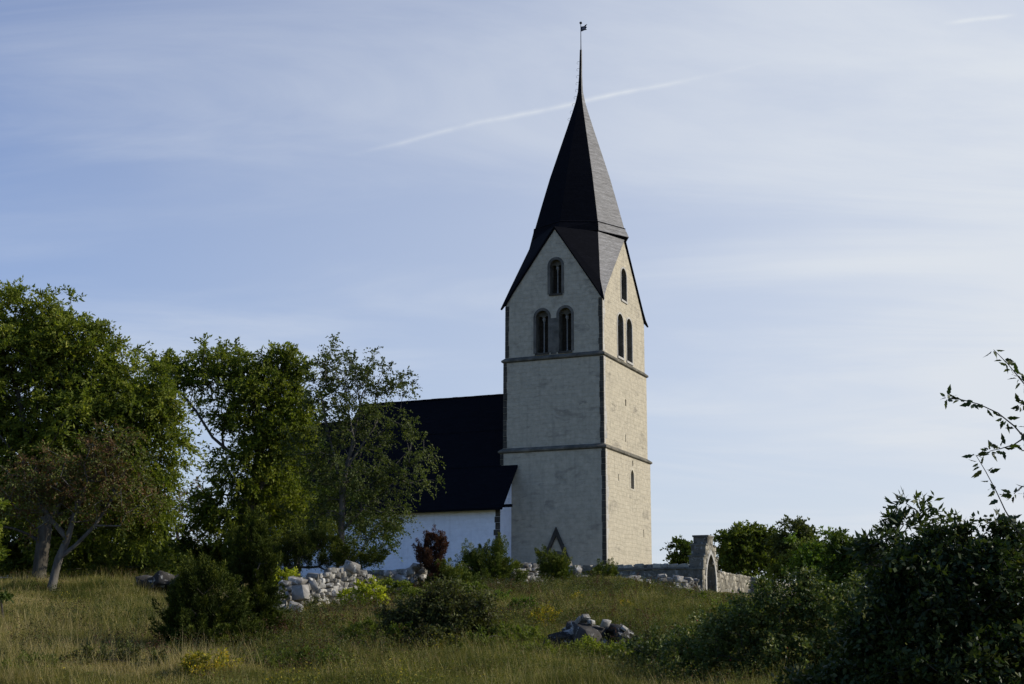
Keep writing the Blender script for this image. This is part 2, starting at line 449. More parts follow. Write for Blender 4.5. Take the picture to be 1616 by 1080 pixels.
def slab(mb, outline, holes, frame, t, mi=0, mi_in=None):
    """2-D outline with holes, thickness t inward; frame = (origin, u, n)"""
    o, u, n = [Vector(q) for q in frame]; k = Vector((0, 0, 1))
    loops = [outline] + list(holes)
    vs = []; es = []
    for lp in loops:
        b = len(vs); vs += [Vector(p) for p in lp]; es += [(b + i, b + (i + 1) % len(lp)) for i in range(len(lp))]
    rv, re_, rf = delaunay_2d_cdt(vs, es, [], 1 if not holes else 0, 1e-5)[:3]

    def inside(p, lp):
        c = False; j = len(lp) - 1
        for i in range(len(lp)):
            if (lp[i][1] > p[1]) != (lp[j][1] > p[1]) and p[0] < (lp[j][0] - lp[i][0]) * (p[1] - lp[i][1]) / (lp[j][1] - lp[i][1]) + lp[i][0]: c = not c
            j = i
        return c
    keep = []
    for f in rf:
        cx = sum(rv[i][0] for i in f) / len(f); cy = sum(rv[i][1] for i in f) / len(f)
        if inside((cx, cy), outline) and not any(inside((cx, cy), h) for h in holes): keep.append(f)
    P = lambda q, d: o + u * q[0] + k * q[1] - n * d
    nv = len(rv)
    flip = u.cross(k).dot(n) < 0
    fr = [tuple(f) if not flip else tuple(f)[::-1] for f in keep]
    mb.add([P(q, 0) for q in rv] + [P(q, t) for q in rv], fr + [tuple(i + nv for i in f)[::-1] for f in fr], mi)
    for li, lp in enumerate(loops):
        m = len(lp)
        mb.add([P(q, 0) for q in lp] + [P(q, t) for q in lp], [(i, (i + 1) % m, m + (i + 1) % m, m + i) for i in range(m)], mi if mi_in is None or li == 0 else mi_in)


def arch(uc, v0, w, h, pointed=0.0, n=10):
    """outline: jambs + round (or pointed) arch, w wide, total height h"""
    r = w / 2; pts = [(uc - r, v0), (uc + r, v0)]
    if pointed:
        R2 = r * (1 + pointed); rise = math.sqrt(R2 ** 2 - (R2 - r) ** 2); vs = v0 + h - rise
        a1 = math.acos((R2 - r) / R2)
        for i in range(n + 1):
            a = a1 * i / n; pts.append((uc + r - R2 + R2 * math.cos(a), vs + R2 * math.sin(a)))
        for i in range(n - 1, -1, -1):
            a = a1 * i / n; pts.append((uc - r + R2 - R2 * math.cos(a), vs + R2 * math.sin(a)))
    else:
        vs = v0 + h - r
        for i in range(2 * n + 1):
            a = math.pi * i / (2 * n); pts.append((uc + r * math.cos(a), vs + r * math.sin(a)))
    return pts


def circle(uc, vc, r, n=20): return [(uc + r * math.cos(2 * math.pi * i / n), vc + r * math.sin(2 * math.pi * i / n)) for i in range(n)]


def church():
    C = empty('church', (CX, CY, 0), YAW)
    tag(C, 'medieval limewashed church with tall gabled tower, black octagonal spire and dark tarred nave roof', 'church')
    FL = lambda s: ((0, -B[s], 0), (1, 0, 0), (0, -1, 0))
    FR = lambda s: ((A[s], 0, 0), (0, 1, 0), (1, 0, 0))
    BK = lambda s: ((0, B[s], 0), (-1, 0, 0), (0, 1, 0))
    FN = lambda s: ((-A[s], 0, 0), (0, -1, 0), (-1, 0, 0))
    z1, z2, ze, za = 12.75, 18.85, 22.6, 27.6
    T = 1.0
    rect = lambda w, a, b: [(-w, a), (w, a), (w, b), (-w, b)]
    port = arch(.32, GZ, 1.25, 5.95 - GZ, 0, 8)
    slit1 = arch(.67, 10.5, .66, 1.29, .35, 5)
    tiny = [[(.72, 12.05), (.9, 12.05), (.9, 12.42), (.72, 12.42)], [(-2.08, 10.75), (-1.95, 10.75), (-1.95, 11.2), (-2.08, 11.2)], [(2.8, 7.45), (2.93, 7.45), (2.93, 7.95), (2.8, 7.95)]]
    tiny2 = [[(-.2, 16.0), (.02, 16.0), (.02, 16.45), (-.2, 16.45)], [(-.25, 13.55), (-.12, 13.55), (-.12, 14.05), (-.25, 14.05)]]
    mb = MB()
    for s, a, b, hr, hl in ((1, GZ - 1, z1, [slit1] + tiny, [port]), (2, z1, z2, tiny2, [])):
        slab(mb, rect(B[s], a, b), hr, FR(s), T)
        slab(mb, rect(B[s], a, b), [], FN(s), T)
        slab(mb, rect(A[s] - T, a, b), [], BK(s), T)
        # left face has to reach the corners: full width, the side slabs stop behind it
        slab(mb, rect(A[s] - T, a, b), hl, FL(s), T)
    mb.box((-A[2] + .9, -B[2] + .9, z2 - .3), (A[2] - .9, B[2] - .9, z2 - .1))
    mb.build('tower_wall', M['tower'], C)
    mb = MB(); slab(mb, arch(.67, 10.45, .66, 1.34, .35, 5), [], ((A[1] - .32, 0, 0), (0, 1, 0), (1, 0, 0)), .04); sl_ = mb.build('slit_shade_slab', M['slit_shade'], C)  # dark sheet set inside so the slit reads as unlit
    oo = arch(.67, 10.38, .98, 1.56, .35, 5); ii = arch(.67, 10.5, .64, 1.27, .35, 5); m_ = len(oo); mb = MB()
    V_ = [(A[1] + e, q[0], q[1]) for e in (.015, -.05) for lp in (oo, ii) for q in lp]
    mb.add(V_, [f for i in range(m_) for j in ((i + 1) % m_,) for f in ((i, j, m_ + j, m_ + i), (m_ + i, m_ + j, 3 * m_ + j, 3 * m_ + i), (i, 2 * m_ + i, 2 * m_ + j, j))])
    mb.build('surround', M['tower_pale'], sl_)
    # belfry stage: four gabled walls with twin-light openings
    OL = [(.20, 23.14, .82, 2.36), (-.79, 19.18, .88, 2.90), (.86, 19.18, .88, 2.94)]
    OR = [(.05, 23.3, 1.12, 2.3), (-.75, 19.2, 1.16, 3.02), (1.05, 19.2, 1.16, 3.06)]

    def pent(w, apex=0.0): return [(-w, z2), (w, z2), (w, ze + .1), (w * .91, ze + .62), (apex, za), (-w * .91, ze + .62), (-w, ze + .1)]
    for fr, w, ops, ax in ((FR(3), B[3], OR, .12), (FN(3), B[3], [], -.12), (FL(3), A[3], OL, .12), (BK(3), A[3], [], -.12)):
        mb = MB()
        o_ = pent(w - .003, ax)
        slab(mb, o_, [arch(*q) for q in ops], fr, T, 0, 1)
        mb.build('belfry_wall', [M['tower'], M['string']], C)
    mb = MB(); mb.box((-A[3] + 1.02, -B[3] + 1.02, z2 + .01), (A[3] - 1.02, B[3] - 1.02, z2 + .12)); mb.build('belfry_floor', M['dark_in'], C)
    # windows
    for fr, ops in ((FL(3), OL), (FR(3), OR)):
        o, u, n = [Vector(q) for q in fr]; left = fr[1][0] == 1
        for (uc, v0, w, h) in ops:
            r = w / 2
            # dressed surround, a ring of stone proud of the plaster
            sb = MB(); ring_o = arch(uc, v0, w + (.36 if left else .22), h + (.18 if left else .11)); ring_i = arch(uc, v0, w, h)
            no = len(ring_o); d = .025
            P = lambda q, e: o + u * q[0] + Vector((0, 0, q[1])) + n * e
            V = [P(q, d) for q in ring_o] + [P(q, d) for q in ring_i] + [P(q, -.05) for q in ring_o] + [P(q, -.05) for q in ring_i]
            F = []
            for i in range(1, no):
                j = (i + 1) % no
                F += [(i, j, no + j, no + i), (i, 2 * no + i, 2 * no + j, j), (no + i, no + j, 3 * no + j, 3 * no + i)]
            sb.add(V, F)
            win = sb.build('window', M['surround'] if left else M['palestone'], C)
            # tympanum: upper plate with two small arches cut from its lower edge
            lw = (w - .10) / 2; vt = v0 + h - r * 1.12
            tp = [(uc - r - .02, vt)]
            for cc in (uc - (lw + .10) / 2, uc + (lw + .10) / 2):
                rr = lw / 2 - .01
                for i in range(9):
                    a = math.pi - math.pi * i / 8; tp.append((cc + rr * math.cos(a), vt + rr * .95 * math.sin(a) + .001))
            tp.append((uc + r + .02, vt))
            top = arch(uc, vt - .5, w + .04, h - (vt - v0) + .5 + .02)[2:]
            tp += [q for q in top if q[1] > vt + .03]
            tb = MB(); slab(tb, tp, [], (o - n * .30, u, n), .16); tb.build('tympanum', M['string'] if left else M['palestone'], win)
            hb = MB(); slab(hb, arch(uc, v0 + .01, w + .1, h + .05), [], (o - n * .62, u, n), .05); hb.build('shutter', M['shutter'], win)
            # slender column with base and capital
            cb = MB(); c0 = o + u * uc - n * .38; hh = vt - v0
            prof = [(.0, .11), (.08, .11), (.10, .075), (.2, .045), (hh - .32, .042), (hh - .28, .062), (hh - .25, .045), (hh - .08, .11), (hh + .02, .12)]
            cb.tube([c0 + Vector((0, 0, v0 + q[0])) for q in prof], [q[1] for q in prof], 8); cb.build('column', M['shaft'], win)
            si = MB(); a_ = o + u * (uc - r - .06) ; b_ = o + u * (uc + r + .06)
            pts = [a_ + n * .07, b_ + n * .07, b_ - n * .55, a_ - n * .55]
            si.add([p + Vector((0, 0, v0 - .12)) for p in pts] + [p + Vector((0, 0, v0 + .02)) for p in pts], [(0, 3, 2, 1), (4, 5, 6, 7), (0, 1, 5, 4), (1, 2, 6, 5), (2, 3, 7, 6), (3, 0, 4, 7)])
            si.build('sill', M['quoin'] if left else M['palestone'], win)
    # masonry pier between the lower pair on the shaded face
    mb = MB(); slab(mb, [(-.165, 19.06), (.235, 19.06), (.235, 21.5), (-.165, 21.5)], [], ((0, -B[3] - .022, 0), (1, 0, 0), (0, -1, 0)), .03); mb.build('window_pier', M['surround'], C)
    # string courses: chamfered bands
    for s, z, up_ in ((1, z1, 2), (2, z2, 3)):
        mb = MB()
        pr = [(A[s] + .02, B[s] + .02, z - .17), (A[s] + .12, B[s] + .12, z - .10), (A[s] + .12, B[s] + .12, z + .0), (A[up_] - .02, B[up_] - .02, z + .20)]
        V = []
        for a, b, zz in pr: V += [(-a, -b, zz), (a, -b, zz), (a, b, zz), (-a, b, zz)]
        F = [(i * 4 + j, i * 4 + (j + 1) % 4, (i + 1) * 4 + (j + 1) % 4, (i + 1) * 4 + j) for i in range(3) for j in range(4)]
        mb.add(V, F); mb.build('string_course', M['string'], C)
    # quoins on the shaded face corners: separate blocks, ragged inner edge
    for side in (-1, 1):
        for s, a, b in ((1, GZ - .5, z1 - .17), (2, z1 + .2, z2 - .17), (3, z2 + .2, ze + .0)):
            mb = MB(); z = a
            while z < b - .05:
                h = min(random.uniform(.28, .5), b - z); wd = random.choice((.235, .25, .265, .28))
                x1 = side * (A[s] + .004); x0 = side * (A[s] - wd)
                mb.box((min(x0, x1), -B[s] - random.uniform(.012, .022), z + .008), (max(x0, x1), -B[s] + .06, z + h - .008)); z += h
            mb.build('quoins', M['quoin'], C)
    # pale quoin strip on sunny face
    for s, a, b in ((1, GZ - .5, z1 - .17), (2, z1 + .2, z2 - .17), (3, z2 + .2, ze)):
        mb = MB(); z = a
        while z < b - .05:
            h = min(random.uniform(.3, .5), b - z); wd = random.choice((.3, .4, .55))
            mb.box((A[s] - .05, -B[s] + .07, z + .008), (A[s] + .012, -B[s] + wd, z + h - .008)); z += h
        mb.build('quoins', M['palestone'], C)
    # spire ------------------------------------------------------------
    ox, oy = .16, .05
    lv = [(27.78, 3.74, 3.42), (28.42, 3.45, 3.34), (28.5, 3.38, 3.27), (30.2, 2.90, 2.81), (32.2, 2.32, 2.25), (34.2, 1.66, 1.61), (36.0, 1.06, 1.03), (37.3, .64, .62), (38.2, .37, .36), (39.0, .20, .195), (40.2, .125, .12), (42.2, .085, .085)]
    mb = MB(); V = []
    for z, rg, rc in lv:
        for k in range(8):
            a = math.pi / 4 * k; r = rg if k % 2 == 0 else rc
            V.append((ox + .02 * (z - 27.8) + r * math.cos(a), oy + r * math.sin(a), z))
    nl = len(lv)
    mi = []
    for i in range(nl - 1):
        for k in range(8):
            w_ = 1 if k in (7, 0, 1) else 0  # facets toward the sun take the paler copy, the rest stay black
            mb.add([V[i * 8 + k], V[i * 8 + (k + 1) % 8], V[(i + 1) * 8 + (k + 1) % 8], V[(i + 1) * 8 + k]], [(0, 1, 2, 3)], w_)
    # underside lip of the skirt and cap
    lip = [(ox + (v[0] - ox) * .955, oy + (v[1] - oy) * .955, 27.64) for v in V[:8]]
    for k in range(8): mb.add([V[k], V[(k + 1) % 8], lip[(k + 1) % 8], lip[k]], [(3, 2, 1, 0)], 0)
    mb.add(lip, [tuple(range(8))], 0); mb.add(V[-8:], [tuple(range(8))], 0)
    sp_ = mb.build('spire', [M['tar'], M['sunlit_weathered']], C)
    # skirt shadow line: thin battens where the pitch changes
    mb = MB()
    for k in range(8):
        a = Vector(V[8 + k]); b = Vector(V[8 + (k + 1) % 8]); mb.tube([a * 1.0, b * 1.0], .035, 5)
    mb.build('batten', M['tar'], sp_)
    # hip flashings up the lit edges
    # roof wings between the gables
    for qx, qy in ((1, -1), (1, 1), (-1, -1), (-1, 1)):
        for along in (0, 1):   # 0: half belongs to the +-y gable, 1: to the +-x gable
            Ck = Vector((ox + qx * 2.36, oy + qy * 2.36, 27.72))
            F1 = Vector((qx * 3.24, qy * 3.93, 23.99)); tip = Vector((qx * (A[3] + .26), qy * (B[3] + .26), 22.38))
            if along == 0:
                G = Vector((.14, qy * (B[3] + .13), 27.80)); V1 = Vector((qx * A[3] * .86, qy * (B[3] + .14), 23.47)); V2 = Vector((qx * A[3] * .985, qy * (B[3] + .17), 22.78))
            else:
                G = Vector((A[3] * qx + .13 * qx, .12, 27.80)); V1 = Vector((qx * (A[3] + .14), qy * B[3] * .86, 23.47)); V2 = Vector((qx * (A[3] + .17), qy * B[3] * .985, 22.78))
            mb = MB()
            pts = [G, Ck, F1, V1, V2, tip]
            fs = [(0, 1, 2), (0, 2, 3), (3, 2, 4), (4, 2, 5)]
            nrm = (Ck - G).cross(F1 - G).normalized()
            if nrm.dot(Vector((qx, qy, 0))) < 0: nrm = -nrm; fl = False
            else: fl = True
            inn = [p - nrm * .13 for p in pts]
            V_ = pts + inn
            Fs = [(f if fl else f[::-1]) for f in fs] + [tuple(i + 6 for i in (f[::-1] if fl else f)) for f in fs]
            mb.add(V_, Fs, 1 if (along == 1 and qx == 1) else 0)  # sun-facing wing halves: sunlit tone put into the colour
            edge = [0, 3, 4, 5]
            mb.add(V_, [(edge[i], edge[i + 1], edge[i + 1] + 6, edge[i] + 6) for i in range(3)], 0)
            mb.add(V_, [(0, 1, 7, 6)], 0)
            mb.build('roof_wing', [M['tar'], M['sunlit_weathered']], C)
    # climbing hooks, rod, ball, vane
    Lk = Vector((-1, -.0, 0))
    for i, z in enumerate(np.linspace(37.0, 41.2, 9)):
        r = float(np.interp(z, [q[0] for q in lv], [q[1] for q in lv]))
        b0 = Vector((ox + .02 * (z - 27.8) - r, oy, z)); mb = MB()
        mb.tube([b0 + Vector((.03, 0, .12)), b0 + Vector((-.13, 0, .16)), b0 + Vector((-.19, 0, .08)), b0 + Vector((-.17, 0, -.03)), b0 + Vector((-.08, 0, -.04))], .011, 4)
        mb.build('climbing_hook', M['iron'], sp_)
    ox += .29
    vr = MB(); vr.tube([(ox, oy, 42.1), (ox, oy, 42.5), (ox, oy, 44.35)], [.045, .032, .022], 6)
    vane = vr.build('weather_vane', M['iron'], C)
    mb = MB(); z = 44.3
    mb.tube([(ox, oy, z - .1), (ox, oy, z - .06), (ox, oy, z), (ox, oy, z + .06), (ox, oy, z + .1)], [.02, .08, .105, .08, .02], 10); mb.build('ball', M['iron'], vane)
    mb = MB(); dv = Vector((.97, -.1, .10)).normalized(); nn = dv.cross(Vector((0, 0, 1))).normalized() * .012
    z0 = 43.62
    prof = [(0.02, 0), (0.02, .38), (.30, .34), (.34, .40), (.52, .43), (.40, .28), (.5, .2), (.40, .12), (.5, .0), (.30, .02)]
    base = [Vector((ox, oy, z0)) + Vector((dv.x, dv.y, dv.z * .9)) * p[0] + Vector((0, 0, p[1])) for p in prof]
    n_ = len(base); mb.add([p + nn for p in base] + [p - nn for p in base], [tuple(range(n_)), tuple(range(n_, 2 * n_))[::-1]] + [(i, (i + 1) % n_, n_ + (i + 1) % n_, n_ + i) for i in range(n_)])
    fl_ = mb.build('flag', M['iron'], vane)
    mb = MB()
    for s_ in (1, -1):
        q = [Vector((ox, oy, z0)) + dv * a + Vector((0, 0, b)) + nn * 1.25 * s_ for a, b in ((.12, .13), (.34, .11), (.34, .24), (.12, .27))]
        mb.add(q, [(0, 1, 2, 3)])
    mb.build('emblem', M['flagred'], fl_)
    # portal -----------------------------------------------------------
    mb = MB(); ax_, az_ = .30, 7.66; y0, y1 = -B[1] - .14, -B[1] + .02
    for sx in (-1, 1):
        f0 = (ax_ + sx * 1.62, 4.05)
        dx, dz = f0[0] - ax_, f0[1] - az_; ln = math.hypot(dx, dz); px_, pz_ = -dz / ln * .21 * -sx, dx / ln * .21 * -sx
        a0 = (ax_, az_); a1 = (ax_, az_ - .55); f1 = (f0[0] - sx * .24, f0[1])
        q = [a0, f0, f1, a1]
        mb.add([(p[0], y0, p[1]) for p in q] + [(p[0], y1, p[1]) for p in q], [(0, 1, 2, 3), (7, 6, 5, 4), (0, 4, 5, 1), (2, 6, 7, 3)])
    prt = mb.build('portal', M['quoin'], C)
    mb = MB()
    for (rw, off, dep) in ((1.63, .03, .06), (1.25, -.12, .2)):
        oo = arch(.32, GZ, rw, (5.95 - GZ) + (rw - 1.25) / 2); ii = arch(.32, GZ, rw - .36, (5.95 - GZ) + (rw - 1.25) / 2 - .18)
        m_ = len(oo); V_ = [(p[0], -B[1] - off, p[1]) for p in oo] + [(p[0], -B[1] - off, p[1]) for p in ii] + [(p[0], -B[1] - off + dep + .1, p[1]) for p in oo] + [(p[0], -B[1] - off + dep + .1, p[1]) for p in ii]
        F_ = []
        for i in range(1, m_):
            j = (i + 1) % m_; F_ += [(i, j, m_ + j, m_ + i), (m_ + i, m_ + j, 3 * m_ + j, 3 * m_ + i), (i, 2 * m_ + i, 2 * m_ + j, j)]
        mb.add(V_, F_)
    mb.build('archivolt', M['string'], prt)
    mb = MB(); slab(mb, arch(.32, GZ, 1.2, 5.9 - GZ), [], ((0, -B[1] + .45, 0), (1, 0, 0), (0, -1, 0)), .08); mb.build('door', M['door'], prt)
    # nave -------------------------------------------------------------
    nw, ne, hw, ez, rz = -2.85, -16.8, 6.35, 8.95, 17.30
    mb = MB()
    # side wall, west gable beyond the tower, east gable
    mb.box((ne, -hw, GZ - 1.6), (nw, -hw + 1, ez + .55)); mb.box((ne, hw - 1, GZ - 1.6), (nw, hw, ez + .55))
    gable = lambda w_, e_, r_: [(-w_, GZ - 1.6), (w_, GZ - 1.6), (w_, e_), (0, r_), (-w_, e_)]
    slab(mb, gable(hw - 1, ez + 1.2, rz - .35), [], ((ne, 0, 0), (0, -1, 0), (-1, 0, 0)), 1)
    for sy in (-1, 1):
        a, b = sy * 4.52, sy * (hw - 1)
        zt = lambda y: rz - .3 - 1.225 * abs(y)
        mb.add([(x, y, z) for x in (nw - 1, nw) for y, z in ((a, GZ - 1.6), (b, GZ - 1.6), (b, zt(b)), (a, zt(a)))], [(0, 1, 2, 3), (7, 6, 5, 4), (0, 4, 5, 1), (1, 5, 6, 2), (2, 6, 7, 3), (3, 7, 4, 0)])
    nv_ = mb.build('nave_wall', M['nave'], C)
    mb = MB()
    z = GZ - 1
    while z < ez:
        h = random.uniform(.3, .5); wd = random.choice((.3, .36, .42))
        mb.box((nw - wd, -hw - .015, z + .006), (nw + .01, -hw + .05, min(z + h, ez + .1) - .006)); z += h
    mb.build('quoins', M['quoin'], nv_)
    # small round relief plate
    pc = at(652, 829, 88)
    mb = MB(); lx = -10.0; lz = 8.25
    mb.tube([(lx, -hw - .03, lz), (lx, -hw + .02, lz)], .19, 16); mb.build('round_plate', M['coping'], nv_)
    # roofs: boarded in three overlapping lifts
    def roof(x0, x1, half, zr, slope, name, lifts=3, ycut=None):
        mb = MB()
        for sy in (-1, 1):
            for i in range(lifts):
                ya = half * i / lifts - (0 if i == 0 else .12); yb = half * (i + 1) / lifts
                off = .05 * i
                za_ = zr - slope * ya - off; zb_ = zr - slope * yb - off
                if i == lifts - 1: zb_ -= 0.0
                t = .16
                V_ = [(x, sy * y, z) for x in (x0, x1) for y, z in ((ya, za_), (yb, zb_), (yb, zb_ - t), (ya, za_ - t))]
                mb.add(V_, [(0, 1, 2, 3), (7, 6, 5, 4), (0, 4, 5, 1), (1, 5, 6, 2), (2, 6, 7, 3), (3, 7, 4, 0)])
        mb.tube([(x0, 0, zr + .02), (x1, 0, zr + .02)], .09, 6)
        return mb.build(name, M['tar'], C)
    xt = -A[1]
    # main roof east of the tower wall, plus narrow strip on each flank past the tower corner
    mb = MB()
    for sy in (-1, 1):
        L_ = [(0, 2.35), (2.25, 4.55), (4.5, 6.95)]
        for i, (ya, yb) in enumerate(L_):
            x1 = xt + .1 if i < 2 else -2.42
            off = -.10 + .0 * i
            s_ = 1.222
            lifto = .06 * (2 - i)
            za_, zb_ = rz - s_ * ya + lifto, rz - s_ * yb + lifto
            t = .15
            V_ = [(x, sy * y, z) for x in (ne - .25, x1) for y, z in ((ya, za_), (yb, zb_), (yb, zb_ - t), (ya, za_ - t))]
            mb.add(V_, [(0, 1, 2, 3), (7, 6, 5, 4), (0, 4, 5, 1), (1, 5, 6, 2), (2, 6, 7, 3), (3, 7, 4, 0)])
    nr = mb.build('nave_roof', M['tar'], C)
    mb = MB(); x = ne
    for x in np.arange(ne - .2, xt - .2, .42):
        mb.box((x, -.11, rz + .06), (x + .40, .11, rz + .15 + random.uniform(0, .02)))
    mb.build('ridge_boards', M['tar'], nr)
    mb = MB(); mb.box((nw - .1, -hw - .45, ez - .12), (nw + 1.0, -hw - .25, ez + .06)); mb.build('eave_beam', M['tar'], nr)
    # chancel
    cw, ce, cz, cr_ = 5.0, -23.4, 9.2, 16.2
    mb = MB()
    mb.box((ce, -cw, GZ - 1.6), (ne - .01, -cw + .9, cz)); mb.box((ce, cw - .9, GZ - 1.6), (ne - .01, cw, cz))
    slab(mb, gable(cw - .9, cz + 1, cr_ - .4), [], ((ce, 0, 0), (0, -1, 0), (-1, 0, 0)), .9)
    mb.build('chancel_wall', M['nave'], C)
    roof(ce - .3, ne - .3, 5.4, cr_, 1.3, 'chancel_roof')


church()

# ------------------------------------------------------------------ stones


def hull_proto(seed):
    import bmesh
    r = random.Random(seed)
    bm = bmesh.new()
    for sx in (-1, 1):
        for sy in (-1, 1):
            for sz in (-1, 1):
                bm.verts.new((sx * r.uniform(.58, 1), sy * r.uniform(.58, 1), sz * r.uniform(.6, 1)))
    for _ in range(5):
        v = [r.uniform(-.7, .7) for _ in range(3)]; v[r.randrange(3)] = r.choice((-1, 1)) * r.uniform(.9, 1.08); bm.verts.new(v)
    res = bmesh.ops.convex_hull(bm, input=bm.verts)
    bmesh.ops.delete(bm, geom=[g for g in res['geom_interior'] if isinstance(g, bmesh.types.BMVert)], context='VERTS')
    bmesh.ops.bevel(bm, geom=list(bm.edges), offset=.035, segments=1, affect='EDGES', profile=.5)
    bmesh.ops.triangulate(bm, faces=bm.faces)
    bm.verts.ensure_lookup_table()
    V = np.array([v.co[:] for v in bm.verts]); F = np.array([[v.index for v in f.verts] for f in bm.faces]); bm.free()
    return V, F


PROTO = [hull_proto(s) for s in range(14)]


class Stones:
    def __init__(s): s.V = []; s.F = []; s.t = []; s.n = 0

    def add(s, c, size, rz=None, tilt=.25, tint=None):
        V, F = PROTO[rng.integers(len(PROTO))]
        e = Euler((rng.normal(0, tilt), rng.normal(0, tilt), rng.uniform(0, 6.28) if rz is None else rz)).to_matrix()
        P = (V * (np.array(size) / 2)) @ np.array(e).T + np.array(c)
        s.V.append(P); s.F.append(F + s.n); s.n += len(P); s.t.append(np.full(len(F), rng.uniform(0, 1) if tint is None else tint))

    def build(s, name, mat, parent=None):
        return np_mesh(name, np.concatenate(s.V), 3, mat, parent, np.concatenate(s.t), np.concatenate(s.F))


def rubble_wall(name, pts, label, cat='stone wall', thick=.6, size=.3, mat='rubble', boulders=(), group=None, collapse=.35):
    """pts: (px, top_row, bottom_row, d) polyline; a loose dry wall of stones"""
    P = []
    for px, rt_, rb, d in pts:
        t_ = at(px, rt_, d); b_ = at(px, rb, d); P.append((t_[0], d, b_[2], t_[2]))
    P = np.array(P); c0 = P[:, :3].mean(0)
    E_ = empty(name, c0); tag(E_, label, cat, group)
    S = Stones()
    seg = np.r_[0, np.cumsum(np.hypot(np.diff(P[:, 0]), np.diff(P[:, 1])))]
    Lt = seg[-1]
    for row in range(40):
        z_off = row * size * .62
        any_ = False; s_ = rng.uniform(0, size * .5)
        while s_ < Lt:
            w = size * rng.uniform(.6, 1.9); sm = s_ + w / 2
            x = np.interp(sm, seg, P[:, 0]); y = np.interp(sm, seg, P[:, 1]); zb = min(np.interp(sm, seg, P[:, 2]), float(ground(x, y)) + .05); zt = np.interp(sm, seg, P[:, 3])
            top_noise = collapse * size * (math.sin(sm * 3.1 + Lt) + .8 * math.sin(sm * 7.3 + 1.0))
            if zb + z_off + size * .5 < zt + top_noise:
                any_ = True
                for dy in (-thick * .3, thick * .3):
                    h = size * rng.uniform(.42, .95)
                    S.add(np.array((x, y + dy + rng.normal(0, .05), zb + z_off + size * .3)) - c0, (w * 1.05, size * rng.uniform(.8, 1.4), h * 1.1), rz=rng.normal(0, .35), tilt=.16)
            s_ += w * .97
        if not any_: break
    # fallen stones at the foot
    for _ in range(int(Lt * 2)):
        sm = rng.uniform(0, Lt); x = np.interp(sm, seg, P[:, 0]); y = np.interp(sm, seg, P[:, 1]) - rng.uniform(.3, .9)
        q = size * rng.uniform(.4, .9); S.add(np.array((x, y, float(ground(x, y)) + q * .2)) - c0, (q, q * .8, q * .7))
    S.build('stonework', M[mat], E_)
    for (px, row, d, w, h) in boulders:
        c = at(px, row, d); S = Stones(); k = d / FPX
        S.add(c - c0, (w * k, w * k * .8, h * k), tilt=.3, tint=.7); S.build('boulder', M['boulder'], E_)
    return E_


rubble_wall('dry_stone_wall', [(412, 938, 966, 40), (440, 925, 966, 40), (470, 918, 962, 40.5), (500, 902, 955, 41), (530, 899, 950, 42), (558, 893, 945, 43), (572, 905, 940, 43.5), (590, 915, 935, 44)],
            'broken dry stone wall of pale lichened stones beside the yellow-green bush, left of the tower', size=.22, thick=.7,
            boulders=[(556, 896, 42.4, 26, 18), (474, 936, 39.6, 27, 26), (496, 925, 39.8, 13, 20), (470, 917, 40.2, 30, 11), (441, 963, 39.3, 20, 18), (466, 961, 39.3, 26, 20), (440, 943, 39.4, 16, 15), (453, 941, 39.6, 11, 14)])
rubble_wall('dry_stone_wall', [(606, 903, 920, 50), (630, 902, 920, 50), (645, 896, 918, 50.5), (668, 893, 916, 51)],
            'low heap of pale wall stones just left of the dead brown juniper', size=.30, thick=.6, boulders=[(655, 897, 50.3, 22, 8)])
rubble_wall('dry_stone_wall', [(716, 896, 916, 56), (735, 894, 916, 56)],
            'short stone stub between the dead brown juniper and the big green juniper', size=.36, thick=.7, boulders=[(730, 899, 55.6, 24, 15)])
rubble_wall('dry_stone_wall', [(690, 902, 922, 55), (712, 899, 922, 55), (752, 903, 924, 55.5), (778, 900, 922, 56)],
            'low line of grey wall stones showing between the dead juniper and the nave corner', size=.26, thick=.6)
rubble_wall('dry_stone_wall', [(788, 888, 918, 64), (812, 886, 920, 64), (836, 891, 920, 64.5), (856, 898, 920, 65)],
            'crumbling dry stone wall end in front of the tower, between two green junipers', size=.28, thick=.8)
rubble_wall('dry_stone_wall', [(893, 893, 918, 67), (908, 896, 918, 67), (925, 908, 922, 67)],
            'small stone stub below the portal, right of the bushy juniper', size=.28, thick=.8, boulders=[(911, 900, 66.5, 16, 14)])
rubble_wall('dry_stone_wall', [(978, 925, 932, 76), (990, 918, 934, 76), (1015, 914, 934, 76.5), (1045, 912, 930, 77), (1062, 915, 928, 77.5), (1078, 915, 926, 78), (1105, 919, 930, 79)],
            'low tumbled line of white-topped stones in front of the dark churchyard wall', size=.30, thick=.7, collapse=.5,
            boulders=[(1000, 916, 75.6, 24, 12), (1070, 914, 76.8, 16, 11)])

